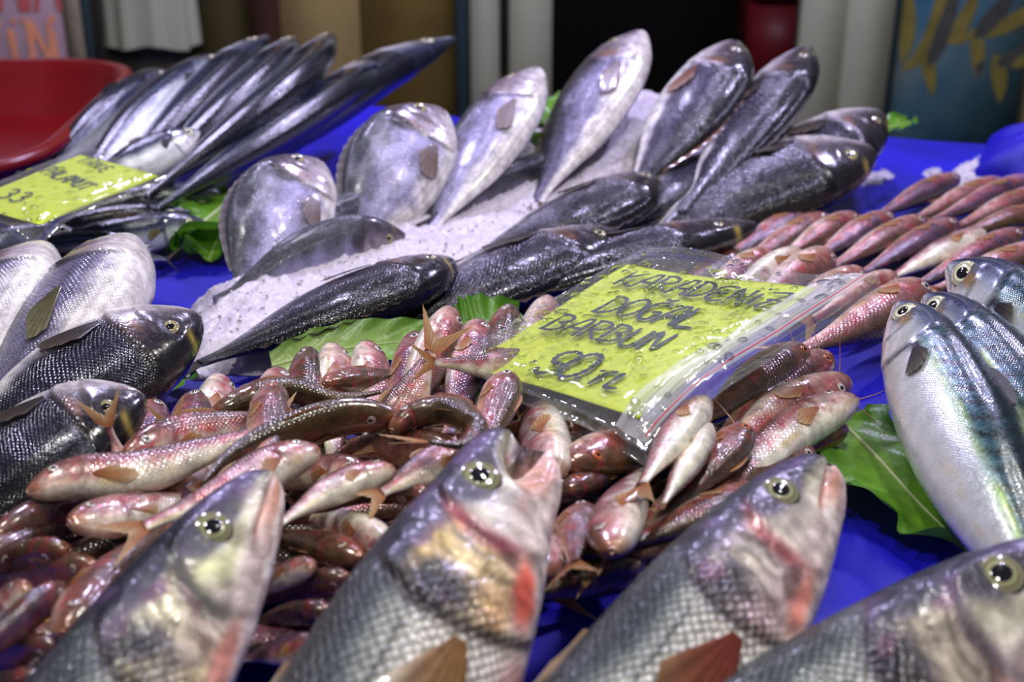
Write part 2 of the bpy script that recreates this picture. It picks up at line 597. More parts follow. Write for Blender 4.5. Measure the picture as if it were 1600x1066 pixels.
def paint_mack(sp, s, q, rs, o):
    f1, f2, f3 = Field(rs, fs=14, fq=3), Field(rs, fs=60, fq=6), Field(rs, fs=50, fq=2.5)
    a, b, g = f1(s, q), f2(s, q), f3(s, q)
    blue = o.get('blue', 0.0)
    backc = rgb(44, 84, 100) * (1 - blue) + rgb(30, 32, 92) * blue
    midc = rgb(120, 150, 150) * (1 - blue) + rgb(122, 124, 178) * blue
    c = bands(q + .04 * a + o.get('shift', 0), [(-1, rgb(226, 222, 212)), (-.45, rgb(222, 222, 226)), (.0, rgb(214, 216, 226)), (.22, rgb(196, 204, 206)), (.34, midc), (.5, backc), (1, backc * .45)])  # shadowed flank painted in by moving the dark back band down
    met = np.interp(q, [-1, -.4, .1, .5, 1], [.04, .22, .34, .26, .15])
    met = met * (1 - .55 * blue)
    c = c * (1 - .35 * blue * sstep(-.1, .3, q + o.get('shift', 0)))[..., None]  # blue fish darkened in colour, the painted flank shade included
    # wavy dark bars across the back
    wv = np.sin(s * 150 + 2.6 * np.sin(q * 5 + 1.1) + 1.2 * a)
    br = sstep(.1, .7, wv) * sstep(.30, .45, q) * sstep(.24, .30, s)
    c = lerp(c, backc * .28, br * .75)
    # yellow-green sheen where back meets flank, peach patch low on the flank
    gy = np.exp(-((q - .36 - .05 * a) / .07) ** 2) * sstep(.3, .36, s) * np.clip(.6 + .6 * b, 0, 1)
    c = lerp(c, rgb(165, 190, 80), gy * .75 * (1 - blue))
    ln = np.exp(-((q - .62) / .035) ** 2) * sstep(.28, .34, s)
    c = lerp(c, rgb(180, 196, 180), ln * .55 * blue)
    pe = np.exp(-((q + .30 + .1 * a) / .10) ** 2) * sstep(.5, .6, s) * np.clip(.2 + .7 * b, 0, 1)
    c = lerp(c, rgb(238, 180, 100), pe * .7 * (1 - blue))
    hd = 1 - sstep(-.006, .006, s - gill_edge(sp, q))
    head = bands(q + .03 * b, [(-1, rgb(226, 218, 210)), (-.3, rgb(222, 220, 222)), (.15, rgb(200, 205, 212)), (.45, rgb(118, 128, 150)), (.75, rgb(52, 58, 92)), (1, rgb(34, 38, 62))])
    head = head * (1 - .35 * blue * sstep(.0, .4, q))[..., None]
    c = lerp(c, head, hd)
    er = blob(s, q, sp['eye'][0], sp['eye'][1], .058, .40, .3)
    c = lerp(c, rgb(70, 66, 70), er * .6)
    c = lerp(c, rgb(180, 120, 40), blob(s, q, .145, .16, .03, .2) * .55 * (1 - blue))
    c = lerp(c, rgb(60, 62, 76), np.exp(-((s - pre_edge(sp, q) - .004) / .005) ** 2) * sstep(-.8, -.4, q) * .5)
    ge = np.exp(-((s - gill_edge(sp, q) - .004) / .006) ** 2) * sstep(-.95, -.5, q)
    c = lerp(c, rgb(40, 40, 56), ge * .75)
    c = lerp(c, rgb(34, 34, 50), blob(s, q, .268, .14, .02, .14) * .8)
    lip = np.exp(-((q - sp['mouth'][0] - sp['mouth'][1] * s) / .06) ** 2) * (1 - sstep(.085, .10, s))
    c = lerp(c, rgb(44, 44, 66), lip * .85)
    return c, met


PAINT = dict(bass=paint_bass, bream=paint_bream, mullet=paint_mullet, mackerel=paint_mack)


def dome(n=20, m=7, h=0.28):
    r = np.sin(np.linspace(0.02, math.pi / 2, m))
    z = np.cos(np.linspace(0.02, math.pi / 2, m)) * h
    ph = np.linspace(0, 2 * math.pi, n, endpoint=False)
    V = np.stack([r[:, None] * np.cos(ph), r[:, None] * np.sin(ph), np.repeat(z[:, None], n, 1)], -1).reshape(-1, 3)
    V = np.vstack([V, [[0, 0, h]]])
    F = [list(map(int, f)) for f in grid_faces(m, n, True)] + [[len(V) - 1, j, (j + 1) % n] for j in range(n)]
    return mesh_np('eye_dome', V, F)


EYE_ME, PUP_ME = {}, dome(14, 5, 0.34)
PUP_ME.materials.append(M_PUPIL)
for k_, m_ in M_IRIS.items():
    EYE_ME[k_] = dome()
    EYE_ME[k_].materials.append(m_)


def catmull(pts, n=60):
    pts = np.asarray(pts, float)
    if len(pts) == 2:
        t = np.linspace(0, 1, n)[:, None]
        return pts[0] + (pts[1] - pts[0]) * t
    e = np.vstack([2 * pts[0] - pts[1], pts, 2 * pts[-1] - pts[-2]])
    out = []
    seg = len(pts) - 1
    for i in range(seg):
        p0, p1, p2, p3 = e[i:i + 4]
        t = np.linspace(0, 1, n, endpoint=(i == seg - 1))[:, None]
        out.append(.5 * (2 * p1 + (p2 - p0) * t + (2 * p0 - 5 * p1 + 4 * p2 - p3) * t ** 2 + (3 * p1 - p0 - 3 * p2 + p3) * t ** 3))
    return np.vstack(out)


FISH_LOG = []


class Fish:
    def __init__(self, sp, path, theta, depth, o):
        self.sp, self.depth, self.o = sp, depth, o
        d = np.linalg.norm(np.diff(path, axis=0), axis=1)
        self.al = np.concatenate([[0], np.cumsum(d)])
        self.L = self.al[-1]
        self.al /= self.L
        self.path = path
        fs = o.get('frame', .2)
        mid = self.c(np.array([fs]))[0]
        T = self.t(np.array([fs]))[0]
        V = nrm(EYE - mid)
        e1 = nrm(V - T * (V @ T))
        e2 = np.cross(T, e1)
        th = math.radians(theta)
        self.Dm = e1 * math.cos(th) + e2 * math.sin(th)

    def c(self, s):
        return np.stack([np.interp(s, self.al, self.path[:, i]) for i in range(3)], -1)

    def t(self, s):
        e = .02
        return nrm(self.c(np.minimum(s + e, 1)) - self.c(np.maximum(s - e, 0)))

    def rel(self, s, q):
        sp = self.sp
        ge, pe = gill_edge(sp, q), pre_edge(sp, q)
        am = self.o.get('gill_amp', .055)
        fade = sstep(-1.0, -.7, q) * (1 - sstep(.6, .92, q))
        r = am * sstep(ge - .10, ge - .004, s) * (1 - sstep(-.004, .006, s - ge)) * fade
        r = r + am * .55 * sstep(pe - .06, pe - .002, s) * (1 - sstep(-.002, .010, s - pe)) * fade
        m0, m1, sm = sp['mouth']
        r = r - .10 * np.exp(-((q - m0 - m1 * s) / .07) ** 2) * (1 - sstep(sm * .9, sm * 1.15, s)) * sstep(0, .012, s)
        es, eq = sp['eye']
        d = np.sqrt(((s - es) / .05) ** 2 + ((q - eq) / .32) ** 2)
        r = r + .035 * np.exp(-((d - 1.0) / .28) ** 2)
        if sp['ns'] > 150:
            # two bony ridges on the gill cover
            for k, w in ((.35, .010), (.68, .008)):
                e = pe + (ge - pe) * k
                r = r + .030 * sstep(e - .03, e, s) * (1 - sstep(0, w, s - e)) * fade
        return r

    def surf(self, s, ph, off=0.0):
        sp, dp = self.sp, self.depth
        s = np.asarray(s, float)
        ph = np.asarray(ph, float)
        C, T = self.c(s), self.t(s)
        D = nrm(self.Dm - T * np.sum(self.Dm * T, -1, keepdims=True))
        R = np.cross(T, D)
        cs, sn = np.cos(ph), np.sin(ph)
        q = cs
        ce = np.sign(cs) * np.abs(cs) ** .95
        se = np.sign(sn) * np.abs(sn) ** .88
        hgt = np.where(cs >= 0, sp['topf'](s), sp['botf'](s) * self.o.get('belly', 1.0))
        y = hgt * ce * dp
        x = sp['widf'](s) * se * dp * self.o.get('fat', 1.0)
        rl = 1 + self.rel(s, q)
        out = nrm(D * (ce / np.maximum(hgt, .01))[..., None] + R * (se / np.maximum(sp['widf'](s), .01))[..., None])
        pos = C + D * (y * rl)[..., None] + R * (x * rl)[..., None] + out * np.asarray(off)[..., None]
        om = self.o.get('open', 0)
        if om:
            k = om * dp * np.exp(-((q + .22) / .30) ** 2) * (1 - sstep(.0, .10, s)) ** .8
            pos = pos + T * k[..., None]
            kk = om * dp * .28 * (1 - sstep(.0, .13, s))
            pos = pos + D * (kk * np.tanh((q + .22) * 5))[..., None]
        return pos, out, T, D


def fish(kind, name, pts, theta, depth, label, group, cat='fish', eyes=True, fins=True, dorsal=True, seed=None, iris=None,
         barbels=False, **o):
    """pts: world points from snout to tail root"""
    sp = SP[kind]
    rs = np.random.RandomState(seed if seed is not None else RNG.randint(1 << 30))
    F = Fish(sp, catmull(pts), theta, depth, o)
    ns, nc = o.get('ns', sp['ns']), o.get('nc', sp['nc'])
    t = np.linspace(0, 1, ns)
    s = t ** 1.3
    ph = np.linspace(0, 2 * math.pi, nc, endpoint=False)
    S, PH = np.meshgrid(s, ph, indexing='ij')
    pos, _, _, _ = F.surf(S, PH)
    Q = np.cos(PH)
    c, met = PAINT[kind](sp, S, Q, rs, o)
    c = c * (1 + o.get('tint', 0.0))
    base = F.path.mean(0).copy()
    base[2] = max(0.0, pos[..., 2].min())
    V = pos.reshape(-1, 3)
    uv = np.stack([S, np.arccos(np.clip(Q, -1, 1)) / math.pi], -1).reshape(-1, 2)
    col = np.concatenate([c, np.clip(met, 0, 1)[..., None]], -1).reshape(-1, 4)
    n0 = len(V)
    capA = pos[0].mean(0)
    capB = pos[-1].mean(0)
    V = np.vstack([V, capA, capB]) - base
    uv = np.vstack([uv, [0, .5], [1, .5]])
    col = np.vstack([col, col[:nc].mean(0), col[n0 - nc:n0].mean(0)])
    q4 = grid_faces(ns, nc, True)[:, ::-1]
    j = np.arange(nc)
    k = (j + 1) % nc
    fa = np.stack([np.full(nc, n0), j, k, np.full(nc, n0)], -1)
    fb = np.stack([np.full(nc, n0 + 1), n0 - nc + k, n0 - nc + j], -1)
    fl = [list(map(int, f)) for f in q4] + [list(map(int, f[:3][::-1])) for f in fa] + [list(map(int, f[::-1])) for f in fb]
    root = empty(name, base)
    tag(root, label, cat, group)
    me = mesh_np(name + '_body', V, fl, uv, col)
    obj('body', me, sp['mat'], root)
    # eyes
    if eyes:
        es, eq = sp['eye']
        pe = math.acos(eq)
        for sd in (1, -1):
            p, n, T, D = F.surf(np.array([es]), np.array([sd * pe]))
            p, n, T = p[0], n[0], T[0]
            xx = nrm(T - n * (T @ n))
            yy = np.cross(n, xx)
            r = sp['eye_r'] * depth * o.get('eye_k', 1.0)
            Mx = Matrix(((xx[0] * r, yy[0] * r, n[0] * r, 0), (xx[1] * r, yy[1] * r, n[1] * r, 0), (xx[2] * r, yy[2] * r, n[2] * r, 0), (0, 0, 0, 1)))
            Mx.translation = Vector(p - base - n * r * .10)
            e = obj('eye', EYE_ME[iris or sp['iris']], None, root)
            e.matrix_basis = Mx
            pu = obj('pupil', PUP_ME, None, e)
            pu.matrix_basis = Matrix.Translation((0, 0, .15)) @ Matrix.Diagonal((.58, .54, .50, 1))
    finc = rgb(*o.get('finc', (150, 110, 80)))
    tipc = rgb(*o.get('tipc', (190, 160, 125)))

    def fan(nm, A, B, rays, segs, droop=None, ragged=.06):
        """A, B (rays,3) root and tip of every ray"""
        r = np.linspace(0, 1, segs)
        rg = 1 - ragged * rs.rand(len(A))
        B = A + (B - A) * rg[:, None]
        W = A[None] + (B - A)[None] * r[:, None, None]
        if droop is not None:
            W = W + droop[None] * (r ** 2)[:, None, None]
        lf = nrm(np.cross(B[-1] - A[0], B[0] - A[-1]))
        W = W + lf * ((np.arange(len(A)) % 2) * 2 - 1)[None, :, None] * .010 * depth * (r[:, None, None] ** .5)
        cc = lerp(np.broadcast_to(finc, W.shape), tipc, np.broadcast_to(r[:, None], W.shape[:2]))
        cc = cc * (1 - .22 * (np.arange(len(A)) % 2))[None, :, None]
        ca = np.concatenate([cc, np.zeros(W.shape[:2] + (1,))], -1)
        m_ = mesh_np(nm, W.reshape(-1, 3) - base, grid_faces(segs, len(A)), None, ca.reshape(-1, 4))
        return obj(nm, m_, M_FIN, root)

    if fins:
        T = F.t(np.array([1.0]))[0]
        D = nrm(F.Dm - T * (F.Dm @ T))
        R = np.cross(T, D)
        C1 = F.c(np.array([.985]))[0]
        tl, ts, fk = sp['tail']
        tl *= o.get('tail_k', 1.0)
        ts *= o.get('tail_k', 1.0)
        a = np.linspace(-1, 1, 19)
        hb = sp['topf'](np.array([1.0]))[0] * depth
        A = C1 + D * (a * hb)[:, None]
        B = C1 + T * ((fk + (1 - fk) * np.abs(a) ** 1.1) * tl * depth)[:, None] + D * (a * ts * depth)[:, None]
        fan('tail_fin', A, B, 19, 6, droop=R * depth * .12 * rs.uniform(-1, 1))
        ps, pq, pl, pw = o.get('pect', sp['pect'])
        for sd in (1, -1):
            na, nr_ = 11, 7
            aa = np.linspace(-1, 1, na)
            r = np.linspace(0, 1, nr_)
            ln_ = pl * (1 - .34 * (aa + .25) ** 2) * (1 - .05 * rs.rand(na))
            ss = ps + r[:, None] * ln_[None]
            qq = pq + aa[None] * (.07 + pw * r[:, None]) - .06 * r[:, None]
            pos_, n_, _, _ = F.surf(np.clip(ss, 0, 1), sd * np.arccos(np.clip(qq, -.98, .98)), .004 * depth + depth * .025 * r[:, None] ** 1.0 * np.ones((1, na)) + .008 * depth * (np.arange(na) % 2)[None])
            pc = rgb(*o.get('pectc', o.get('finc', (150, 110, 80))))
            cc = lerp(np.broadcast_to(pc, pos_.shape), rgb(*o.get('pecttip', o.get('tipc', (190, 160, 125)))), np.broadcast_to(r[:, None] ** 1.5, pos_.shape[:2]))
            cc = cc * (1 - .2 * (np.arange(na) % 2))[None, :, None]
            ca = np.concatenate([cc, np.zeros(pos_.shape[:2] + (1,))], -1)
            obj('pectoral_fin', mesh_np('pectoral_fin', pos_.reshape(-1, 3) - base, grid_faces(nr_, na), None, ca.reshape(-1, 4)), M_FIN, root)
    if dorsal:
        d0, d1, dh = sp['dors']
        n = 21
        ss = np.linspace(d0, d1, n)
        prof = np.sin(np.linspace(.25, math.pi * .93, n)) ** .6 * (1 - .18 * (np.arange(n) % 2))
        p0, nn, T_, D_ = F.surf(ss, np.zeros(n), -.01 * depth)
        hh = dh * depth * prof
        fan('dorsal_fin', p0, p0 + D_ * hh[:, None] + T_ * hh[:, None] * 1.1, n, 4, ragged=.03)
    if barbels:
        for sd in (1, -1):
            p, n, T, D = F.surf(np.array([.03]), np.array([sd * 2.6]))
            p, n, T, D = p[0], n[0], T[0], D[0]
            u = np.linspace(0, 1, 9)[:, None]
            pth = p + (-T * .55 + n * .75 * (1 if sd > 0 else .6) - D * .3) * depth * .95 * u + (T * .5 + D * .35) * depth * u ** 2 * rs.uniform(.5, 1.2)
            Vt, Ft = tube(pth, np.linspace(.0005, .0002, 9), 5)
            ca = np.tile(np.append(rgb(205, 160, 140), 0), (len(Vt), 1))
            obj('barbel', mesh_np('barbel', Vt - base, Ft, None, ca), M_FIN, root)
    FISH_LOG.append((name, pts[0], F.L, depth / F.L))
    return root


def px_path(pts, z0, z1, bump=0.0):
    """pixel way-points + heights at both ends -> world points"""
    pts = np.array(pts, float)
    d = np.concatenate([[0], np.cumsum(np.linalg.norm(np.diff(pts, axis=0), axis=1))])
    d /= d[-1]
    return np.array([P(x, y, z0 + (z1 - z0) * a + bump * math.sin(math.pi * a)) for (x, y), a in zip(pts, d)])


def solve_tail(h, zh, t, L, zr):
    """tail height that makes the fish L long, seen at pixel t"""
    A = P(h[0], h[1], zh)
    zs = np.linspace(zr[0], zr[1], 60)
    e = [abs(np.linalg.norm(P(t[0], t[1], z) - A) - L) for z in zs]
    return zs[int(np.argmin(e))]


# ================================================================== the setting
FLOOR_Z = -0.86
Y_WALL = 3.05
M_FLOOR = plain('floor_concrete', rgb(92, 88, 84), 0.6, nz=.25, nscale=3, bump=.3)
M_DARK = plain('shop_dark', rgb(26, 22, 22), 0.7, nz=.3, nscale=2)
M_CREAM = plain('cream_frame', rgb(176, 178, 150), 0.45, nz=.06, nscale=6)
M_TEAL = plain('teal_seal', rgb(46, 66, 70), 0.5, nz=.1, nscale=6)
M_TAN = plain('tan_board', rgb(158, 138, 84), 0.7, nz=.12, nscale=9, bump=.2)
M_OLIVE = plain('olive_board', rgb(104, 86, 32), 0.7, nz=.18, nscale=7, bump=.2)
M_OLIVED = plain('dark_olive_board', rgb(70, 62, 28), 0.7, nz=.2, nscale=7, bump=.2)
M_BROWN = plain('brown_post', rgb(62, 38, 22), 0.6, nz=.2, nscale=8)
M_GREY = plain('grey_board', rgb(104, 100, 92), 0.7, nz=.15, nscale=4)
M_WALLR = plain('beige_post', rgb(150, 138, 92), 0.7, nz=.1, nscale=5)


def struct(name, me, m, label=None, cat=None):
    o = obj(name, me, m)
    o['kind'] = 'structure'
    if label: o['label'] = label
    if cat: o['category'] = cat
    return o


struct('floor', box_mesh('floor', (-4, -1, FLOOR_Z - .05), (4, 6, FLOOR_Z)), M_FLOOR, 'dark concrete shop floor behind the stall', 'floor')


def slab(name, px0, px1, m, y0=Y_WALL, th=.06, ztop=1.5, label=None, cat=None, zb=FLOOR_Z, kind=True, row=60, bev=.004):
    x0, x1 = PY(px0, row, y0)[0], PY(px1, row, y0)[0]
    me = box_mesh(name, (x0, y0, zb), (x1, y0 + th, ztop), bev)
    if kind:
        return struct(name, me, m, label, cat)
    o = obj(name, me, m)
    return tag(o, label, cat)


# wall behind the stall, left to right
slab('wall_left', -900, 132, M_GREY, Y_WALL + .10, label='grey shop wall behind the red lettered notice board', cat='wall')
slab('wall_back', 134, 392, M_GREY, Y_WALL + .12, label='grey brown wall recess behind the hanging white bag', cat='wall')
slab('trim_1', 296, 392, M_OLIVED, Y_WALL + .09, label='dark olive wooden panel right of the white bag', cat='panel')
slab('trim_2', 390, 438, M_BROWN, Y_WALL + .04, .12, label='dark brown upright post beside the tan board', cat='post')
slab('trim_3', 438, 562, M_TAN, Y_WALL + .06, label='pale tan upright wall panel', cat='panel')
slab('trim_4', 562, 716, M_OLIVE, Y_WALL + .07, label='olive brown upright panel next to the door frame', cat='panel')
slab('trim_5', 712, 736, M_TEAL, Y_WALL + .02, .10, label='dark teal edge strip of the door frame', cat='frame')
slab('door_1', 735, 780, M_CREAM, Y_WALL - .02, .08, label='narrow cream upright of the doorway beside the teal strip', cat='door frame')
slab('gap_shade', 780, 797, M_DARK, Y_WALL + .03, .05, label='dark slab standing in for the shaded gap between the two cream uprights', cat='gap')  # solid dark slab in place of the shade inside the gap
slab('door_2', 796, 862, M_CREAM, Y_WALL, .08, label='wide cream upright on the near side of the dark doorway', cat='door frame')
slab('door_3', 1252, 1322, M_CREAM, Y_WALL, .08, label='cream upright on the far side of the dark doorway', cat='door frame')
slab('door_4', 1324, 1394, M_CREAM, Y_WALL - .02, .08, label='cream upright beside the blue fish poster', cat='door frame')
slab('trim_7', 1390, 1404, M_TEAL, Y_WALL + .01, .06, label='dark teal strip along the edge of the fish poster', cat='frame')
slab('wall_right', 1404, 2600, M_GREY, Y_WALL + .06, label='grey wall carrying the blue fish poster', cat='wall')
slab('trim_8', 1606, 1680, M_WALLR, Y_WALL - .05, .1, row=200, label='beige upright post right of the fish poster', cat='post')
# dark shop interior behind the doorway
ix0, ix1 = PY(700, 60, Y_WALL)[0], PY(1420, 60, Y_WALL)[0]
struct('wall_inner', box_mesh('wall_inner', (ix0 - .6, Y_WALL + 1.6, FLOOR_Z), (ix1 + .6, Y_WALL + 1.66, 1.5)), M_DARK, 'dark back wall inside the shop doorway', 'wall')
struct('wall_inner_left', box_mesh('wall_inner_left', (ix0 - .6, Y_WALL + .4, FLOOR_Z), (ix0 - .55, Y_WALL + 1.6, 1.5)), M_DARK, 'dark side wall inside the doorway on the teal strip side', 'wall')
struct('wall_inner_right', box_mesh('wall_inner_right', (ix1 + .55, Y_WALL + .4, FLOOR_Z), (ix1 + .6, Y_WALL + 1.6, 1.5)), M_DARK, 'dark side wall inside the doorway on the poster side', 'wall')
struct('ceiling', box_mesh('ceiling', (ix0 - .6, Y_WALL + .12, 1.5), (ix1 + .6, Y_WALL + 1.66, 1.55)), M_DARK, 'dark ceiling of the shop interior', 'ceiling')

# red crate inside the doorway
M_REDDARK = plain('dull_red_plastic', rgb(120, 26, 30), 0.5, nz=.15)
c_ = PY(1222, 0, Y_WALL + 1.0)
cr = empty('plastic_crate', (c_[0], Y_WALL + 1.0, FLOOR_Z))
tag(cr, 'dull red plastic crate stack in the dark doorway', 'crate')
for i in range(4):
    z0 = .02 + i * .24
    for (a, b) in (((-.11, -.12, 0), (.11, -.10, .22)), ((-.11, .10, 0), (.11, .12, .22)), ((-.11, -.10, 0), (-.09, .10, .22)), ((.09, -.10, 0), (.11, .10, .22)), ((-.09, -.10, 0), (.09, .10, .02))):
        obj('crate_panel', box_mesh('crate_panel', (a[0], a[1], a[2] + z0), (b[0], b[1], b[2] + z0), .003), M_REDDARK, cr)

# ------------------------------------------------------------------ stroke lettering
def arc(cx, cy, rx, ry, a0, a1, n=10):
    return [(cx + rx * math.cos(math.radians(a)), cy + ry * math.sin(math.radians(a))) for a in np.linspace(a0, a1, n)]


GLY = {
    'K': [[(.08, 1), (.05, 0)], [(.58, .98), (.08, .45), (.58, .02)]],
    'A': [[(0, 0), (.12, .5), (.30, .95), (.42, 1), (.50, .9), (.56, 0)], [(.08, .40), (.56, .40)]],
    'R': [[(.06, 0), (.06, 1)], [(.0, .98)] + arc(.22, .74, .32, .25, 95, -90, 9) + [(.08, .48), (.56, 0)]],
    'D': [[(.06, 0), (.08, 1)], [(0, 1)] + arc(.14, .5, .44, .5, 85, -90, 12) + [(0, .02)]],
    'E': [[(.56, .95)] + arc(.36, .76, .30, .24, 80, 260, 9) + arc(.34, .26, .32, .26, 100, 285, 9) + [(.58, .08)], [(.18, .52), (.46, .52)]],
    'N': [[(.05, 0), (.08, 1), (.48, .05), (.54, 1)]],
    'I': [[(.12, 0), (.14, .85)]],
    'İ': [[(.12, 0), (.13, .74)], [(.14, 1.06), (.17, 1.10)]],
    'Z': [[(.02, .95), (.56, .98), (.04, .04), (.60, .06)], [(.12, .50), (.50, .52)]],
    'O': [arc(.30, .5, .28, .5, 100, 465, 18)],
    'Ğ': [[(.56, .86)] + arc(.32, .5, .30, .5, 55, 300, 14) + [(.56, .44), (.32, .44)], [(.20, 1.20), (.34, 1.14), (.50, 1.22)]],
    'G': [[(.56, .86)] + arc(.32, .5, .30, .5, 55, 300, 14) + [(.56, .44), (.32, .44)]],
    'L': [[(.06, 1), (.05, .04), (.54, .02)]],
    'B': [[(.06, 0), (.06, 1)], [(0, .98)] + arc(.20, .76, .30, .23, 90, -80, 8) + arc(.20, .27, .36, .26, 80, -90, 9) + [(0, .02)]],
    'U': [[(.06, 1), (.07, .35)] + arc(.29, .28, .22, .28, 190, 350, 9) + [(.52, 1)]],
    '9': [arc(.32, .70, .25, .28, 20, 380, 14) + [(.52, .4), (.40, .05), (.16, -.02), (.02, .14)]],
    '0': [arc(.30, .5, .28, .52, 95, 455, 18)],
    '3': [arc(.26, .75, .26, .25, 150, -80, 9) + arc(.26, .26, .30, .26, 80, -150, 10)],
    '.': [[(.10, .02), (.15, .05)]],
    'T': [[(.0, .92), (.62, 1.0)], [(.32, .96), (.24, 0)]],
    'P': [[(.06, 0), (.06, 1)], [(.0, .98)] + arc(.22, .74, .32, .25, 95, -90, 9) + [(.08, .48)]],
    'M': [[(.0, 0), (.10, 1), (.32, .3), (.54, 1), (.62, 0)]],
    'Ü': [[(.06, .8), (.07, .35)] + arc(.29, .28, .22, .28, 190, 350, 9) + [(.52, .8)], [(.16, 1.02), (.18, 1.04)], [(.40, 1.02), (.42, 1.04)]],
}


def strokes_mesh(text, o, ex, ey, nz, hgt, adv, wid, lift=.0006, wob=0.0, slant=0.0):
    """ribbons for a line of hand lettering; o origin, ex/ey unit axes on the card"""
    V, Fc = [], []
    x = 0.0
    rs = np.random.RandomState(len(text) * 7 + ord(text[0]))
    for ch in text:
        if ch == ' ':
            x += adv * .7
            continue
        dy = rs.uniform(-wob, wob)
        for st in GLY[ch]:
            p = catmull(np.array([(a, b, 0) for a, b in st]), 5 if len(st) > 2 else 6)
            p2 = np.stack([x + p[:, 0] * hgt + slant * p[:, 1] * hgt, (p[:, 1] + dy) * hgt], -1)
            t = nrm(np.gradient(p2, axis=0))
            n = np.stack([-t[:, 1], t[:, 0]], -1)
            k = len(p2)
            wv = wid * (.9 + .2 * np.sin(np.arange(k) * 1.1 + rs.rand() * 6))
            ext = np.concatenate([[p2[0] - t[0] * wid * .6], p2, [p2[-1] + t[-1] * wid * .6]])
            nn = np.concatenate([[n[0]], n, [n[-1]]])
            ww = np.concatenate([[wid * .35], wv, [wid * .35]])
            l = ext + nn * ww[:, None]
            r = ext - nn * ww[:, None]
            b0 = len(V)
            for a_, b_ in zip(l, r):
                for q_ in (a_, b_):
                    V.append(o + ex * q_[0] + ey * q_[1] + nz * (lift + .00008 * rs.rand()))
            for i in range(k + 1):
                Fc.append((b0 + 2 * i, b0 + 2 * i + 1, b0 + 2 * i + 3, b0 + 2 * i + 2))
        x += adv * (.55 if ch in 'Iİ.' else 1.0)
    return np.array(V), Fc


# red lettered notice board on the left
M_BOARD = plain('notice_board_pink', rgb(186, 158, 164), 0.35, nz=.14, nscale=5)
M_BOARDF = plain('notice_board_edge', rgb(150, 140, 116), 0.4, nz=.1)
M_LETR = plain('letter_orange', rgb(226, 150, 110), 0.4, nz=.12, nscale=30)
M_LETD = plain('letter_red', rgb(190, 92, 84), 0.4, nz=.12, nscale=30)
yb = Y_WALL - .06
x1 = PY(118, 50, yb)[0]
nb = empty('notice_board', (x1 - .3, yb, FLOOR_Z))
tag(nb, 'pinkish shop notice board with blurred red and orange lettering', 'sign')
obj('board', box_mesh('board', (-.6, 0, .5), (.29, .02, 1.55), .003), M_BOARD, nb)
obj('edge_strip', box_mesh('edge_strip', (.275, -.006, .5), (.318, .026, 1.55), .003), M_BOARDF, nb)
obj('seal_strip', box_mesh('seal_strip', (.318, -.002, .5), (.335, .03, 1.55), .003), M_TEAL, nb)
for txt, pxy, hg, mt, ad, wd in (('ATATA', (-60, 15), .10, M_LETD, .045, .008), ('UK ÜNİ', (-60, 100), .10, M_LETR, .047, .009)):
    o0 = PY(pxy[0], pxy[1], yb - .004)
    Vt, Ft = strokes_mesh(txt, o0, np.array([1., 0, 0]), np.array([0, 0, 1.]), np.array([0, -1., 0]), hg, ad, wd, .001)
    obj('lettering', mesh_np('lettering', Vt - np.array(nb.location), Ft, smooth=False), mt, nb)

# hanging white bag
M_BAG = plain('bag_cloth', rgb(158, 164, 138), 0.6, nz=.06, nscale=5, bump=.3)
cb = PY(238, 40, Y_WALL + .06)
n_, m_ = 30, 60
u = np.linspace(0, 1, n_)[:, None]
ph = np.linspace(0, 2 * math.pi, m_, endpoint=False)[None]
rx = .088 + .020 * u
fold = 1 + .10 * np.sin(ph * 9 + 2 * u) * (.3 + u) + .05 * np.sin(ph * 17)
bagV = np.stack([rx * np.cos(ph) * fold, .045 * np.sin(ph) * fold, np.broadcast_to(.75 - .82 * u + .006 * np.cos(ph * 4) * u, (n_, m_))], -1).reshape(-1, 3)
hb = empty('hanging_bag', (cb[0], Y_WALL + .06, -.05))
tag(hb, 'pale greenish white bag hanging on the wall beyond the red tray', 'bag')
obj('bag_cloth', mesh_np('bag_cloth', bagV, grid_faces(n_, m_, True)), M_BAG, hb)
Vt, Ft = tube([(-.05, 0, .74), (-.03, 0, .9), (0, .0, .98), (.03, 0, .9), (.05, 0, .74)], .006, 8)
obj('handle', mesh_np('handle', Vt, Ft), M_BAG, hb)

# fish poster on the right
def poster_mat():
    m, nt, b = mat('poster_sea_print')
    tc = nd(nt, 'ShaderNodeTexCoord')
    n = noise(nt, 3.2, 4, .55, tc.outputs['Object'])
    r = ramp(nt, n.outputs[0], [(.32, tuple(lin(rgb(44, 84, 116)))), (.5, tuple(lin(rgb(78, 118, 128)))), (.68, tuple(lin(rgb(122, 134, 124))))])
    nt.links.new(r.outputs[0], b.inputs['Base Color'])
    b.inputs['Roughness'].default_value = .4
    return m


yp = Y_WALL + .03
px0, px1 = PY(1403, 60, yp)[0], PY(1640, 60, yp)[0]
po = empty('fish_poster', ((px0 + px1) / 2, yp, FLOOR_Z))
tag(po, 'blue sea poster printed with hanging yellow olive fish', 'poster')
hw = (px1 - px0) / 2
obj('sheet', box_mesh('sheet', (-hw, 0, .35), (hw, .02, 1.6)), poster_mat(), po)
M_PF = plain('printed_fish_olive', rgb(112, 104, 44), 0.5, nz=.35, nscale=14)
M_PFD = plain('printed_fish_dark', rgb(62, 64, 58), 0.5, nz=.3, nscale=14)


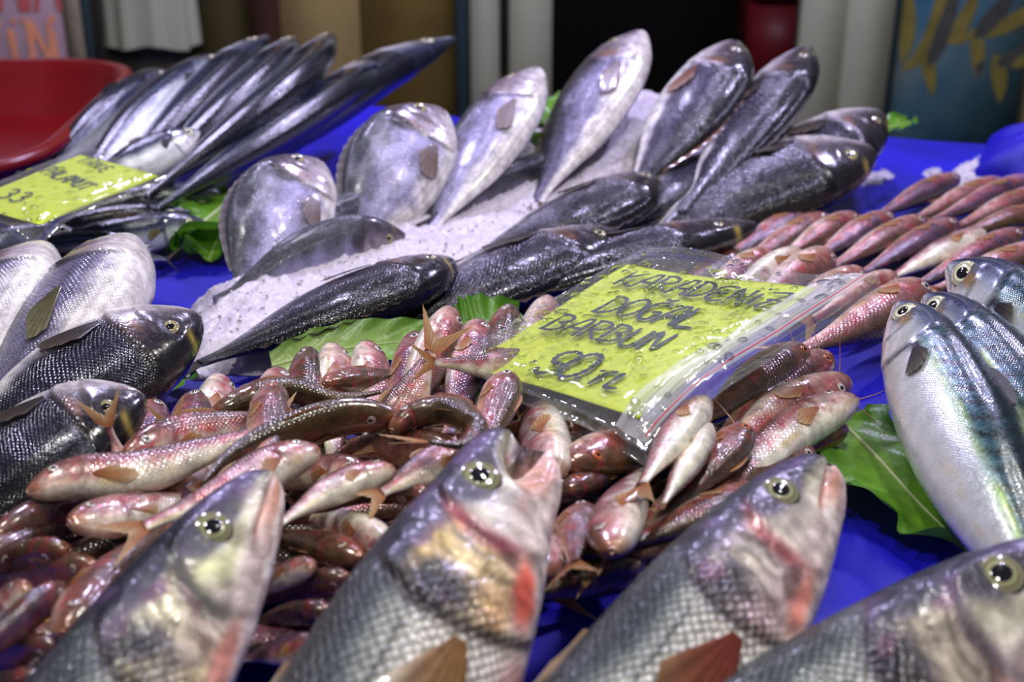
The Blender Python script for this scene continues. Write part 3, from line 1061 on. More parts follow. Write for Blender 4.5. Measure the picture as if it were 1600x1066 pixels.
def printed_fish(pts, w0, m):
    p = catmull(np.array([PY(x, y, yp - .002) for x, y in pts]), 14)
    t = nrm(np.gradient(p, axis=0))
    n = np.stack([t[:, 2], np.zeros(len(t)), -t[:, 0]], -1)
    s = np.linspace(0, 1, len(p))
    w = w0 * np.maximum(np.sin(np.pi * np.clip(s * .95 + .05, 0, 1)) ** .7, .15)
    V = np.empty((len(p), 2, 3))
    V[:, 0] = p + n * w[:, None]
    V[:, 1] = p - n * w[:, None]
    V[..., 1] -= .0008 * RNG.rand()
    obj('printed_fish', mesh_np('printed_fish', V.reshape(-1, 3) - np.array(po.location), grid_faces(len(p), 2), smooth=False), m, po)


for pts, w, k in (([(1478, -40), (1462, 40), (1440, 85), (1408, 110)], .022, 0), ([(1500, -30), (1470, 60), (1450, 105)], .02, 1), ([(1445, 70), (1452, 110), (1458, 150)], .018, 0),
                  ([(1530, -20), (1498, 45), (1462, 72)], .02, 0), ([(1420, -20), (1418, 50), (1410, 100)], .02, 0), ([(1478, 55), (1500, 62), (1520, 50)], .012, 0),
                  ([(1590, -20), (1545, 35), (1522, 60)], .022, 1), ([(1640, 0), (1580, 35), (1540, 58)], .02, 0), ([(1520, 45), (1528, 80), (1524, 118)], .018, 0),
                  ([(1555, 85), (1562, 120), (1562, 160)], .02, 0), ([(1640, 50), (1590, 88), (1555, 100)], .022, 1), ([(1640, 75), (1600, 95), (1580, 105)], .016, 0),
                  ([(1540, 100), (1530, 105), (1528, 118)], .012, 1), ([(1620, 20), (1596, 38), (1580, 42)], .014, 1)):
    printed_fish(pts, w, (M_PF, M_PFD)[k])

# ------------------------------------------------------------------ stall table and blue sheet
M_WOOD = plain('table_wood', rgb(120, 92, 60), 0.6, nz=.2, nscale=8)
tb = empty('market_table', (0, 1.0, FLOOR_Z))
tag(tb, 'long wooden stall table hidden beneath the blue sheet', 'table')
obj('tabletop', box_mesh('tabletop', (-1.45, -.95, .80), (1.45, .50, .835), .004), M_WOOD, tb)
for sx in (-1.35, 1.3):
    for sy in (-.75, .40):
        obj('leg', box_mesh('leg', (sx, sy, 0), (sx + .06, sy + .06, .80), .004), M_WOOD, tb)


def tarp_mat():
    m, nt, b = mat('blue_sheet')
    tc = nd(nt, 'ShaderNodeTexCoord')
    n = noise(nt, 7, 4, .6, tc.outputs['Object'])
    r = ramp(nt, n.outputs[0], [(.3, tuple(lin(rgb(14, 6, 146)))), (.7, tuple(lin(rgb(26, 18, 200))))])
    nt.links.new(r.outputs[0], b.inputs['Base Color'])
    b.inputs['Roughness'].default_value = .42
    b.inputs['Specular IOR Level'].default_value = .35
    wv = nd(nt, 'ShaderNodeTexWave', wave_type='BANDS', bands_direction='X')
    setin(wv, Scale=190, Distortion=.5)
    nt.links.new(tc.outputs['Object'], wv.inputs['Vector'])
    wv2 = nd(nt, 'ShaderNodeTexWave', wave_type='BANDS', bands_direction='Y')
    setin(wv2, Scale=190, Distortion=.5)
    nt.links.new(tc.outputs['Object'], wv2.inputs['Vector'])
    ad = nd(nt, 'ShaderNodeMath', operation='ADD')
    nt.links.new(wv.outputs[1], ad.inputs[0])
    nt.links.new(wv2.outputs[1], ad.inputs[1])
    bp = nd(nt, 'ShaderNodeBump')
    setin(bp, Strength=.35, Distance=.0006)
    nt.links.new(ad.outputs[0], bp.inputs['Height'])
    nt.links.new(bp.outputs[0], b.inputs['Normal'])
    return m


M_TARP = tarp_mat()
_fa = [(RNG.uniform(8, 26), RNG.uniform(0, 6.28), RNG.uniform(0, 6.28), RNG.uniform(.0006, .0022)) for _ in range(9)]


def tarp_z(X, Y):
    z = np.zeros(np.broadcast(X, Y).shape)
    for f_, a_, p_, am in _fa:
        z = z + am * np.sin(f_ * (X * math.cos(a_) + Y * math.sin(a_)) + p_ + .8 * np.sin(3 * X + p_))
    # long folds running out from under the pile on the right
    for (xa, ya), (xb, yb_), am, w in ((P(1335, 700, 0)[:2], P(1480, 850, 0)[:2], .010, .010), (P(1300, 800, 0)[:2], P(1440, 930, 0)[:2], .007, .012), (P(1330, 640, 0)[:2], P(1400, 690, 0)[:2], .006, .006), (P(860, 950, 0)[:2], P(950, 1050, 0)[:2], .006, .012)):
        d = np.array([xb - xa, yb_ - ya])
        L = np.hypot(*d)
        d /= L
        rx, ry = X - xa, Y - ya
        al = (rx * d[0] + ry * d[1]) / L
        pr = -rx * d[1] + ry * d[0]
        z = z + am * np.exp(-(pr / w) ** 2) * np.exp(-((al - .5) / .55) ** 4)
    return z - .003


gx = np.concatenate([[-1.52], np.linspace(-1.5, 1.5, 420), [1.52]])
gy = np.linspace(.14, 1, 320)
X, tY = np.meshgrid(gx, gy, indexing='ij')
yb_edge = 1.86 - .24 * X - .02 * np.sin(X * 9 + 1)
Y = .03 + (yb_edge - .03) * (tY - .14) / .86
Z = tarp_z(X, Y)
edge = np.clip((Y - (yb_edge - .05)) / .05, 0, 1)
Z = Z - .02 * edge ** 2
# hanging skirts at the back and the front
V = np.stack([X, Y, Z], -1)
bk = V[:, -1:].copy(); bk[..., 2] = -.55; bk[..., 1] += .03
fr = V[:, :1].copy(); fr[..., 2] = -.55; fr[..., 1] -= .02
V = np.concatenate([fr, V, bk], 1)
tp = obj('table_cover', mesh_np('table_cover', V.reshape(-1, 3), grid_faces(V.shape[0], V.shape[1])), M_TARP)
tag(tp, 'royal blue woven plastic sheet spread over the whole fish stall', 'sheet')

# bundle of blue sheet at the right end
nu_, nv_ = 40, 40
a = np.linspace(0, math.pi / 2 * .99, nu_)[:, None]
b = np.linspace(0, 2 * math.pi, nv_, endpoint=False)[None]
c0 = P(1655, 285, 0)
rr = 1 + .06 * np.sin(b * 5 + 3 * a) * np.sin(a) + .03 * np.sin(b * 11 + a * 7)
bv = np.stack([.105 * np.sin(a) * np.cos(b) * rr, .10 * np.sin(a) * np.sin(b) * rr, .075 * np.cos(a) * np.ones_like(b) * rr], -1).reshape(-1, 3)
o_ = obj('folded_sheet', mesh_np('folded_sheet', bv, grid_faces(nu_, nv_, True)), M_TARP)
o_.location = c0
tag(o_, 'bunched up blue sheet at the table end beside the white ice', 'sheet')

# ------------------------------------------------------------------ red tray
M_RED = plain('red_plastic', rgb(104, 5, 9), 0.28, 0.5, nz=.05, nscale=4)
RX, RY, RZ = .30, .31, .085


def rrect(hx, hy, r, n=12):
    out = []
    for cx, cy, a0 in ((hx - r, hy - r, 0), (-hx + r, hy - r, 90), (-hx + r, -hy + r, 180), (hx - r, -hy + r, 270)):
        out += [(cx + r * math.cos(math.radians(a0 + 90 * i / n)), cy + r * math.sin(math.radians(a0 + 90 * i / n))) for i in range(n + 1)]
    return np.array(out)


tr = empty('serving_tray', (-.83, 1.49, .0))
tr.rotation_euler = (0, 0, math.radians(4))
tag(tr, 'large shallow red plastic tray with rounded corners', 'tray')
rings = [(-.045, .0, .10), (-.035, .004, .10), (-.030, .010, .11), (-.005, RZ - .010, .13), (.012, RZ, .14), (.020, RZ - .004, .15), (.018, RZ - .016, .15), (.010, RZ - .016, .14), (-.012, .004, .12), (-.02, .0, .11)]
# inner floor ring first, then up over the rim and down outside
rings = [(-.050, .008, .10), (-.034, .012, .11), (-.010, RZ - .012, .135), (.000, RZ, .14), (.014, RZ + .001, .15), (.018, RZ - .008, .155), (.014, RZ - .012, .15), (.004, RZ - .012, .145), (-.020, .004, .12), (-.030, .0, .11)]
RV, k = [], None
for off, z, r in rings:
    p = rrect(RX + off, RY + off, r)
    k = len(p)
    RV.append(np.concatenate([p, np.full((k, 1), z)], 1))
nr = len(RV)
RV = np.concatenate(RV)
Fq = [list(map(int, f)) for f in grid_faces(nr, k, True)]
body_f = [f for f in Fq if not (3 * k <= f[0] < 7 * k)]
rim_f = [f for f in Fq if 3 * k <= f[0] < 7 * k]
obj('basin', mesh_np('basin', RV, body_f + [list(range(k))] + [list(range((nr - 1) * k, nr * k))[::-1]]), M_RED, tr)
obj('rim', mesh_np('rim', RV, rim_f), M_RED, tr)
fp = rrect(RX - .042, RY - .042, .10)
obj('floor_panel', mesh_np('floor_panel', np.concatenate([fp, np.full((len(fp), 1), .014)], 1), [list(range(len(fp)))], smooth=False), M_RED, tr)

# ------------------------------------------------------------------ crushed ice
def ice_mat():
    m, nt, b = mat('crushed_ice')
    tc = nd(nt, 'ShaderNodeTexCoord')
    n = noise(nt, 260, 4, .7, tc.outputs['Object'])
    r = ramp(nt, n.outputs[0], [(.3, tuple(lin(rgb(176, 170, 190)))), (.65, tuple(lin(rgb(216, 208, 216))))])
    nt.links.new(r.outputs[0], b.inputs['Base Color'])
    b.inputs['Roughness'].default_value = .3
    b.inputs['Subsurface Weight'].default_value = .35
    b.inputs['Subsurface Radius'].default_value = (.012, .012, .014)
    bp = nd(nt, 'ShaderNodeBump')
    setin(bp, Strength=.6, Distance=.0015)
    nt.links.new(n.outputs[0], bp.inputs['Height'])
    nt.links.new(bp.outputs[0], b.inputs['Normal'])
    return m


M_ICE = ice_mat()


def poly_dist(X, Y, poly):
    """signed distance, positive inside"""
    d = np.full(X.shape, 1e9)
    ins = np.zeros(X.shape, bool)
    n = len(poly)
    for i in range(n):
        ax, ay = poly[i]
        bx, by = poly[(i + 1) % n]
        ex, ey = bx - ax, by - ay
        t = np.clip(((X - ax) * ex + (Y - ay) * ey) / (ex * ex + ey * ey), 0, 1)
        d = np.minimum(d, np.hypot(X - ax - t * ex, Y - ay - t * ey))
        c = ((ay > Y) != (by > Y)) & (X < (bx - ax) * (Y - ay) / (by - ay + 1e-12) + ax)
        ins ^= c
    return np.where(ins, d, -d)


def vnoise(X, Y, f, rs, oct=4):
    z = np.zeros(X.shape)
    am = 1.0
    for k in range(oct):
        for j in range(6):
            a = rs.uniform(0, 6.28)
            z += am * np.sin(f * (X * math.cos(a) + Y * math.sin(a)) + rs.uniform(0, 6.28)) / 6
        f *= 2.1
        am *= .55
    return z


def ice_heap(pxpoly, H, soft, label, seed, step=.004, rough=.006, chips=1500, zoff=.0, rise=0.0):
    rs = np.random.RandomState(seed)
    poly = np.array([P(x, y, .01)[:2] for x, y in pxpoly])
    lo, hi = poly.min(0) - .01, poly.max(0) + .01
    xs, ys = np.arange(lo[0], hi[0], step), np.arange(lo[1], hi[1], step)
    X, Y = np.meshgrid(xs, ys, indexing='ij')
    d = poly_dist(X, Y, poly) + .008 * vnoise(X, Y, 90, rs, 3)
    Hh = H + rise * np.clip((Y - 1.22) / .22, 0, 1)
    Z = Hh * (1 - np.exp(-np.clip(d, 0, None) / soft)) + rough * vnoise(X, Y, 40, rs, 5) * np.clip(d / .02, 0, 1) + .0012 * rs.randn(*X.shape) * (d > 0)
    Z = np.where(d > 0, Z + zoff, -.012)
    idx = np.arange(X.size).reshape(X.shape)
    f = grid_faces(*X.shape)
    keep = (d.ravel()[f] > -step * 1.5).all(1)
    f = f[keep]
    used = np.unique(f)
    remap = np.full(X.size, -1)
    remap[used] = np.arange(len(used))
    V = np.stack([X, Y, Z], -1).reshape(-1, 3)[used]
    o = obj('crushed_ice', mesh_np('crushed_ice', V, remap[f]), M_ICE)
    tag(o, label, 'ice', kind='stuff')
    # loose grains over the heap
    if chips:
        ii = np.argwhere(d > .004)
        pick = ii[rs.choice(len(ii), chips)]
        tet = np.array([[1, 0, -.5], [-.6, .9, -.4], [-.6, -.8, -.5], [.1, .1, .8], [.7, .7, .3]])
        tf = np.array([[0, 1, 4], [1, 3, 4], [3, 0, 4], [0, 2, 1], [1, 2, 3], [2, 0, 3]])
        VV, FF = [], []
        for n_, (i, j) in enumerate(pick):
            s = rs.uniform(.001, .0024)
            R, _ = np.linalg.qr(rs.randn(3, 3))
            VV.append((tet * rs.uniform(.7, 1.3, tet.shape)) @ R * s + np.array([X[i, j], Y[i, j], Z[i, j] + s * .2]))
            FF.append(tf + 5 * n_)
        g = obj('ice_grains', mesh_np('ice_grains', np.concatenate(VV), np.concatenate(FF), smooth=False), M_ICE, o)
        g['kind'] = 'stuff'
    return o
# ================================================================== ice heaps
ice_heap([(282, 578), (300, 468), (380, 432), (450, 372), (540, 322), (640, 300), (760, 262), (850, 212), (930, 185), (1010, 200), (1110, 225), (1080, 300), (1010, 372), (900, 420), (760, 470), (600, 530), (430, 566)],
         .040, .030, 'crushed white ice heaped under and between the sea bream', 3, chips=1500, rise=.045)
ice_heap([(1478, 268), (1510, 246), (1560, 232), (1600, 232), (1600, 262), (1560, 288), (1505, 290)], .022, .02, 'small white mound of ice next to the bunched blue sheet', 5, chips=300)
ice_heap([(1338, 268), (1352, 258), (1392, 256), (1402, 264), (1380, 276), (1350, 278)], .004, .006, 'thin translucent smear of melting ice on bare blue sheet', 6, step=.003, rough=.001, chips=60)
ice_heap([(1440, 260), (1448, 252), (1470, 250), (1474, 262), (1456, 272)], .004, .006, 'tiny smear of melting ice close to the white mound', 8, step=.003, rough=.001, chips=30)
ice_heap([(0, 600), (18, 598), (22, 612), (0, 618)], .02, .01, 'little lump of ice beside the pale bellied bream', 9, step=.003, rough=.002, chips=30)

# ================================================================== lettuce
def leaf_mat():
    m, nt, b = mat('lettuce_leaf')
    at = nd(nt, 'ShaderNodeAttribute', attribute_name='Col')
    tc = nd(nt, 'ShaderNodeTexCoord')
    n = noise(nt, 60, 4, .6, tc.outputs['Object'])
    r = ramp(nt, n.outputs[0], [(.3, .72), (.7, 1.15)])
    c = mix(nt, 1.0, at.outputs['Color'], r.outputs[0], 'MULTIPLY')
    nt.links.new(c, b.inputs['Base Color'])
    b.inputs['Roughness'].default_value = .34
    bp = nd(nt, 'ShaderNodeBump')
    setin(bp, Strength=.6, Distance=.002)
    nt.links.new(n.outputs[0], bp.inputs['Height'])
    nt.links.new(bp.outputs[0], b.inputs['Normal'])
    tr = nd(nt, 'ShaderNodeBsdfTranslucent')
    nt.links.new(c, tr.inputs['Color'])
    ms = nd(nt, 'ShaderNodeMixShader')
    ms.inputs[0].default_value = .25
    nt.links.new(b.outputs[0], ms.inputs[1])
    nt.links.new(tr.outputs[0], ms.inputs[2])
    nt.links.new(ms.outputs[0], nt.nodes['Material Output'].inputs['Surface'])
    return m


M_LEAF = leaf_mat()


def leaf(pts, wid, label, pale=0.0, rag=1.0, cup=.25, ruf=.12, tilt=0.0, seed=0, group='lettuce leaves tucked under the fish'):
    """pts: [(px,py,z)...] stem to tip; wid: half width in metres; tilt: raises one side"""
    rs = np.random.RandomState(seed)
    p = catmull([P(*q) for q in pts], 24)
    n, m = len(p), 33
    t = nrm(np.gradient(p, axis=0))
    side = nrm(np.cross(t, [0, 0, 1.0]))
    up = np.cross(side, t)
    ct, st_ = math.cos(math.radians(tilt)), math.sin(math.radians(tilt))
    side, up = side * ct + up * st_, up * ct - side * st_
    u = np.linspace(0, 1, n)[:, None]
    v = np.linspace(-1, 1, m)[None]
    prof = np.sin(np.pi * (.08 + .90 * u)) ** .55
    edge = 1 + rag * .10 * np.sin(u * 31 + rs.rand() * 6) + rag * .06 * np.sin(u * 67 + rs.rand() * 6)
    w = wid * prof * (1 + (edge - 1) * np.abs(v))
    h = wid * (cup * v ** 2 + ruf * np.abs(v) ** 1.5 * np.sin(u * 22 + 2.5 * np.sign(v) + rs.rand() * 6) + .05 * np.abs(v) * np.sin(u * 40 + v * 9)) * np.ones_like(u)
    V = p[:, None] + side[:, None] * (w * v)[..., None] + up[:, None] * h[..., None]
    V[..., 2] = np.maximum(V[..., 2], .001)
    vein = np.exp(-(v / .07) ** 2) + .35 * np.clip(np.sin((u * 16 - np.abs(v) * 5) * 2), 0.6, 1) - .21
    g = lerp(np.broadcast_to(rgb(104, 158, 40), V.shape), rgb(170, 196, 110), np.clip(vein * .28 + pale * (1 - u) + pale * .3, 0, 1) * np.ones_like(h))
    g = lerp(g, rgb(52, 110, 22), np.abs(v) ** 3 * .5 * np.ones_like(h))
    col = np.concatenate([g, np.zeros(V.shape[:2] + (1,))], -1).reshape(-1, 4)
    base = V.reshape(-1, 3).mean(0)
    base[2] = V[..., 2].min()
    r = empty('lettuce_leaf', base)
    tag(r, label, 'lettuce', group)
    obj('blade', mesh_np('blade', V.reshape(-1, 3) - base, grid_faces(n, m), None, col), M_LEAF, r)
    Vt, Ft = tube(p, np.linspace(.05, .012, n) * wid, 8)
    ca = np.tile(np.append(rgb(196, 210, 150), 0), (len(Vt), 1))
    obj('midrib', mesh_np('midrib', Vt - base, Ft, None, ca), M_LEAF, r)
    return r


leaf([(372, 300, .03), (320, 345, .028), (268, 372, .015), (240, 392, .006)], .055, 'green lettuce leaf beside the silver bream next to the dark mackerel', seed=1, ruf=.2)
leaf([(362, 338, .012), (340, 375, .016), (325, 408, .006)], .035, 'curled lettuce leaf edge hanging over the bare blue sheet', seed=2, ruf=.28)
leaf([(190, 590, .02), (240, 598, .022), (292, 590, .012)], .028, 'little green lettuce scrap under the dark headed bream', seed=3)
leaf([(425, 572, .022), (520, 548, .032), (620, 535, .034), (720, 524, .03)], .023, 'pale stemmed lettuce leaf lying behind the red mullet heads', pale=.75, seed=4, tilt=-28, ruf=.03, rag=.1)
leaf([(690, 548, .02), (760, 520, .032), (815, 492, .034)], .036, 'bright lettuce leaf behind mullet heads near the price card corner', seed=5, tilt=-25, ruf=.04, rag=.2)
leaf([(1170, 345, .01), (1230, 318, .018), (1305, 285, .02)], .034, 'long green lettuce leaf beneath the speckled dark bream', seed=6, tilt=-10)
leaf([(1330, 222, .07), (1375, 202, .075), (1422, 190, .07)], .028, 'green leaf tip sticking out behind the topmost dark bream', seed=7)
leaf([(842, 235, .05), (868, 195, .085), (885, 150, .10)], .045, 'green lettuce leaf standing between two pale bellied bream', seed=8, tilt=10)
leaf([(1312, 658, .006), (1368, 712, .016), (1430, 780, .016), (1512, 862, .006)], .042, 'ragged lettuce leaf lying along the belly of the silver mackerel', seed=9, ruf=.16, pale=.1)
leaf([(1588, 418, .02), (1640, 445, .02), (1690, 470, .01)], .03, 'sliver of lettuce leaf beyond the largest mackerel head', seed=10)
leaf([(1150, 235, .06), (1180, 200, .09), (1192, 165, .10)], .03, 'bit of lettuce between two raised dark bream heads', seed=11)

# ================================================================== big fish
G_BREAM = 'sea bream laid out on the ice'


def big(kind, name, pts, z0, z1, theta, depth, label, group, bump=0.0, **kw):
    return fish(kind, name, px_path(pts, z0, z1, bump), theta, depth, label, group, **kw)


DK = dict(dark=1.0, finc=(60, 52, 50), tipc=(96, 84, 76))
LT = dict(dark=0.0, finc=(104, 98, 106), tipc=(150, 140, 150), pectc=(124, 100, 90), pecttip=(160, 140, 136))
big('bream', 'sea_bream', [(497, 252), (372, 475)], .098, .012, 92, .100, 'plump silver bream with a spiny tipped head beside the lettuce leaf', G_BREAM, **LT)
big('bream', 'sea_bream', [(690, 172), (545, 400)], .125, .02, 95, .108, 'plump silver bream with a brown pectoral fin backed by the dark mackerel', G_BREAM, **LT)
big('bream', 'sea_bream', [(842, 108), (668, 368)], .150, .03, 132, .092, 'pale bellied bream with white flank and snout raised against cream uprights', G_BREAM, **LT)
big('bream', 'sea_bream', [(1002, 50), (838, 318)], .175, .04, 134, .098, 'highest pale bellied bream, its white chin against the dark doorway', G_BREAM, dark=.35, finc=(120, 92, 80), tipc=(170, 150, 150))
big('bream', 'sea_bream', [(1150, 66), (985, 300)], .165, .05, -58, .092, 'dark headed bream with a round eye raised before the dark doorway', G_BREAM, dark=.8, finc=(130, 70, 50), tipc=(190, 160, 150))
big('bream', 'sea_bream', [(1262, 74), (1062, 335)], .155, .04, -50, .082, 'slim dark bream with its snout against the cream upright', G_BREAM, **DK)
big('bream', 'sea_bream', [(1378, 178), (1095, 335)], .095, .035, -52, .095, 'dark bream with eye and yellow brow touching the leaf tip', G_BREAM, **DK)
big('bream', 'sea_bream', [(1368, 238), (1190, 285), (1015, 372)], .075, .025, -38, .118, 'large speckled dark bream overhanging the bare blue sheet', G_BREAM, **DK)
big('bream', 'sea_bream', [(1135, 248), (985, 352)], .06, .03, -40, .085, 'bluish dark bream half hidden behind the large speckled one', G_BREAM, **DK)
big('bream', 'sea_bream', [(1020, 278), (890, 345), (720, 412)], .065, .035, -30, .092, 'dark glossy bream lying alone in the middle of the ice', G_BREAM, **DK)
big('bream', 'sea_bream', [(968, 365), (790, 430), (565, 528)], .050, .022, -28, .095, 'dark bream squeezed between two longer dark bream', G_BREAM, **DK)
big('bream', 'sea_bream', [(1183, 352), (1000, 392), (840, 440), (668, 515)], .058, .020, -18, .078, 'longest dark bream with a yellow brow, touching the clear bag', G_BREAM, **DK)
big('bream', 'sea_bream', [(710, 410), (560, 470), (312, 568)], .055, .020, -14, .095, 'black backed bream lying along the edge of the ice', G_BREAM, **DK)
big('bream', 'sea_bream', [(640, 376), (500, 412), (335, 474)], .037, .026, 66, .072, 'silver bream with red gills sunk in the ice', G_BREAM, dark=.05, fins=False, dorsal=False)
big('bream', 'sea_bream', [(640, 332), (540, 362), (385, 445)], .036, .026, 64, .072, 'silver green bream half buried in ice below the plump silver ones', G_BREAM, dark=.05, fins=False, dorsal=False)
big('bream', 'sea_bream', [(890, 262), (790, 298), (650, 358)], .044, .036, 40, .070, 'bream buried in ice with only its speckled back showing', G_BREAM, dark=.3, fins=False, dorsal=False)

G_LEFT = 'sea bream heads beside the mullet pile'
big('bream', 'sea_bream', [(72, 388), (-20, 520), (-180, 740)], .088, .030, 150, .095, 'white throated bream without visible fin beside the dark horse mackerel', G_LEFT, dark=.25, fat=1.3, fins=False, finc=(110, 100, 70))
big('bream', 'sea_bream', [(208, 378), (110, 520), (-60, 740)], .098, .030, 148, .100, 'white throated bream lying belly up behind the black headed bream', G_LEFT, dark=.35, fat=1.35, pect=(.44, -.1, .2, .2), finc=(104, 100, 70), tipc=(140, 135, 100))
big('bream', 'sea_bream', [(314, 496), (140, 585), (-110, 770)], .085, .035, -42, .092, 'black headed bream with an orange patch reaching towards the ice', G_LEFT, fat=1.15, **DK)
big('bream', 'sea_bream', [(228, 622), (80, 690), (-170, 880)], .080, .035, -38, .086, 'black headed bream touching the red mullet tails', G_LEFT, fat=1.1, **DK)
big('bream', 'sea_bream', [(14, 690), (-140, 790)], .060, .030, 60, .07, 'rosy brown bream snout beneath the black headed bream by the mullet tails', G_LEFT, dark=.6)

# ---- mackerel on the right
G_MR = 'silver mackerel with green backs'
MR = dict(finc=(60, 56, 60), tipc=(96, 92, 84), pectc=(50, 46, 56), pecttip=(110, 104, 90))
ice_heap([(1408, 520), (1440, 500), (1500, 480), (1600, 470), (1640, 520), (1560, 590), (1470, 600)], .034, .02, 'ice hidden under the raised silver mackerel heads', 12, chips=100)
big('mackerel', 'mackerel', [(1404, 474), (1470, 610), (1555, 790), (1690, 1060)], .088, .022, -74, .072, 'silver mackerel with a green back lying on the ragged lettuce leaf', G_MR, **MR)
big('mackerel', 'mackerel', [(1446, 462), (1548, 590), (1660, 740), (1850, 1000)], .088, .022, -70, .074, 'mackerel with an amber ringed eye lying in the middle of three', G_MR, **MR)
big('mackerel', 'mackerel', [(1482, 414), (1600, 510), (1730, 620), (1980, 830)], .094, .024, -78, .084, 'mackerel with a big cream eye, its head over the red mullet', G_MR, **MR)

# ---- dark mackerel at the left back
G_ML = 'dark blue mackerel leaning up beside the red tray'
MB = dict(finc=(44, 44, 56), tipc=(74, 72, 70), blue=.8)
big('mackerel', 'mackerel', [(262, 112), (170, 185), (62, 275)], .11, .05, 70, .058, 'silver mackerel leaning right against the red tray', G_ML, **MB)
big('mackerel', 'mackerel', [(352, 88), (260, 160), (112, 300)], .125, .05, 96, .062, 'silver bellied mackerel second from the red tray', G_ML, **MB)
big('mackerel', 'mackerel', [(420, 56), (350, 110), (175, 285)], .145, .05, -22, .058, 'dark blue mackerel beside the silver bellied one, in front of the brown post', G_ML, shift=.42, **MB)
big('mackerel', 'mackerel', [(462, 58), (400, 125), (210, 295)], .145, .05, -26, .058, 'middle one of three dark mackerel with upturned snouts', G_ML, shift=.42, **MB)
big('mackerel', 'mackerel', [(518, 53), (455, 130), (225, 310)], .145, .05, -28, .060, 'dark mackerel with upturned snout before the tan panel', G_ML, shift=.42, **MB)
big('mackerel', 'mackerel', [(600, 90), (520, 150), (240, 330)], .115, .045, -24, .060, 'dark mackerel with a small back fin sticking up under the longest one', G_ML, shift=.42, **MB)
big('mackerel', 'mackerel', [(712, 60), (600, 110), (450, 205), (280, 325)], .125, .035, -22, .076, 'longest dark mackerel pointing its snout at the teal strip', G_ML, shift=.42, **MB)
big('mackerel', 'mackerel', [(312, 206), (235, 245), (120, 305)], .090, .05, 105, .046, 'small silver mackerel resting against the back of the smaller price card', G_ML, **MB)
big('mackerel', 'mackerel', [(345, 300), (200, 318), (30, 362)], .042, .03, 10, .05, 'dark mackerel lying flat beneath the smaller price card', G_ML, shift=.42, **MB)
G_HM = 'small silver fish under the smaller price card'
HB = dict(blue=.75, finc=(150, 130, 90), tipc=(170, 160, 120))
big('mackerel', 'horse_mackerel', [(318, 345), (190, 372), (20, 402)], .032, .03, 76, .042, 'silver horse mackerel with its snout on the lettuce leaf', G_HM, **HB)
big('mackerel', 'horse_mackerel', [(300, 332), (170, 345), (0, 378)], .034, .03, 30, .036, 'dark backed horse mackerel between the card and the silver one', G_HM, **HB)
big('mackerel', 'horse_mackerel', [(238, 388), (120, 392), (-20, 410)], .028, .026, 84, .04, 'silver horse mackerel with its head behind the white throated bream', G_HM, **HB)
big('mackerel', 'horse_mackerel', [(70, 408), (160, 398), (262, 405)], .02, .012, -80, .028, 'small fish with only its forked tail on the blue sheet', G_HM, **HB)
big('mackerel', 'horse_mackerel', [(165, 412), (60, 420), (-60, 425)], .020, .02, 20, .045, 'dark horse mackerel wedged between the two white throated bream', G_HM, **HB)
big('mackerel', 'horse_mackerel', [(120, 362), (20, 380), (-80, 405)], .036, .03, 110, .036, 'horse mackerel with yellowish belly under the card corner', G_HM, **HB)

# ---- sea bass in front
G_BASS = 'large sea bass propped on the mullet pile'
def bass(p0, z0, p1, z1, L, theta, depth, label, **kw):
    A, B = P(*p0, z0), P(*p1, z1)
    d = nrm(B - A)
    pts = [A, A + d * L * .33, A + d * L * .66 + np.array([0, 0, .004]), A + d * L + np.array([0, 0, .012])]
    for e in pts[1:]:
        e[2] = max(e[2], .034)
    return fish('bass', 'sea_bass', np.array(pts), theta, depth, label, G_BASS, frame=.26, **dict(dict(gill_amp=.085), **kw))


bass((424, 740), .104, (238, 1030), .072, .53, 86, .090, 'sea bass with green gold cheek and dark gill spot, mouth closed',
     cheek=(190, 196, 140), oper=(205, 186, 130), red=.5, pink=.15, pectc=(110, 88, 70), pecttip=(170, 150, 120), gillline=(60, 62, 60), seed=11)
bass((822, 690), .108, (664, 1010), .074, .51, 88, .106, 'sea bass with gaping mouth and open reddish gills',
     open=.30, cheek=(206, 200, 190), oper=(214, 184, 116), red=.95, pink=1.0, pectc=(160, 112, 62), pecttip=(170, 150, 120), gillline=(120, 40, 60), gill_amp=.13, seed=12)
bass((1294, 722), .090, (1092, 1010), .060, .52, 88, .096, 'sea bass with rosy violet gills lying on the bare blue sheet',
     open=.05, cheek=(212, 200, 192), oper=(206, 180, 184), red=.6, pink=.6, pectc=(140, 62, 48), pecttip=(150, 110, 70), gillline=(140, 60, 70), seed=13)
bass((1690, 858), .090, (1492, 1012), .064, .50, 92, .104, 'sea bass with greyish green head next to the tail of the mackerel',
     cheek=(170, 168, 150), oper=(190, 178, 160), red=.3, pink=.2, pectc=(110, 88, 70), pecttip=(170, 150, 120), gillline=(80, 66, 80), back=(88, 96, 96), seed=14)

# ================================================================== red mullet
MUL_L = .158
WR = dict(finc=(186, 110, 60), tipc=(214, 176, 130))


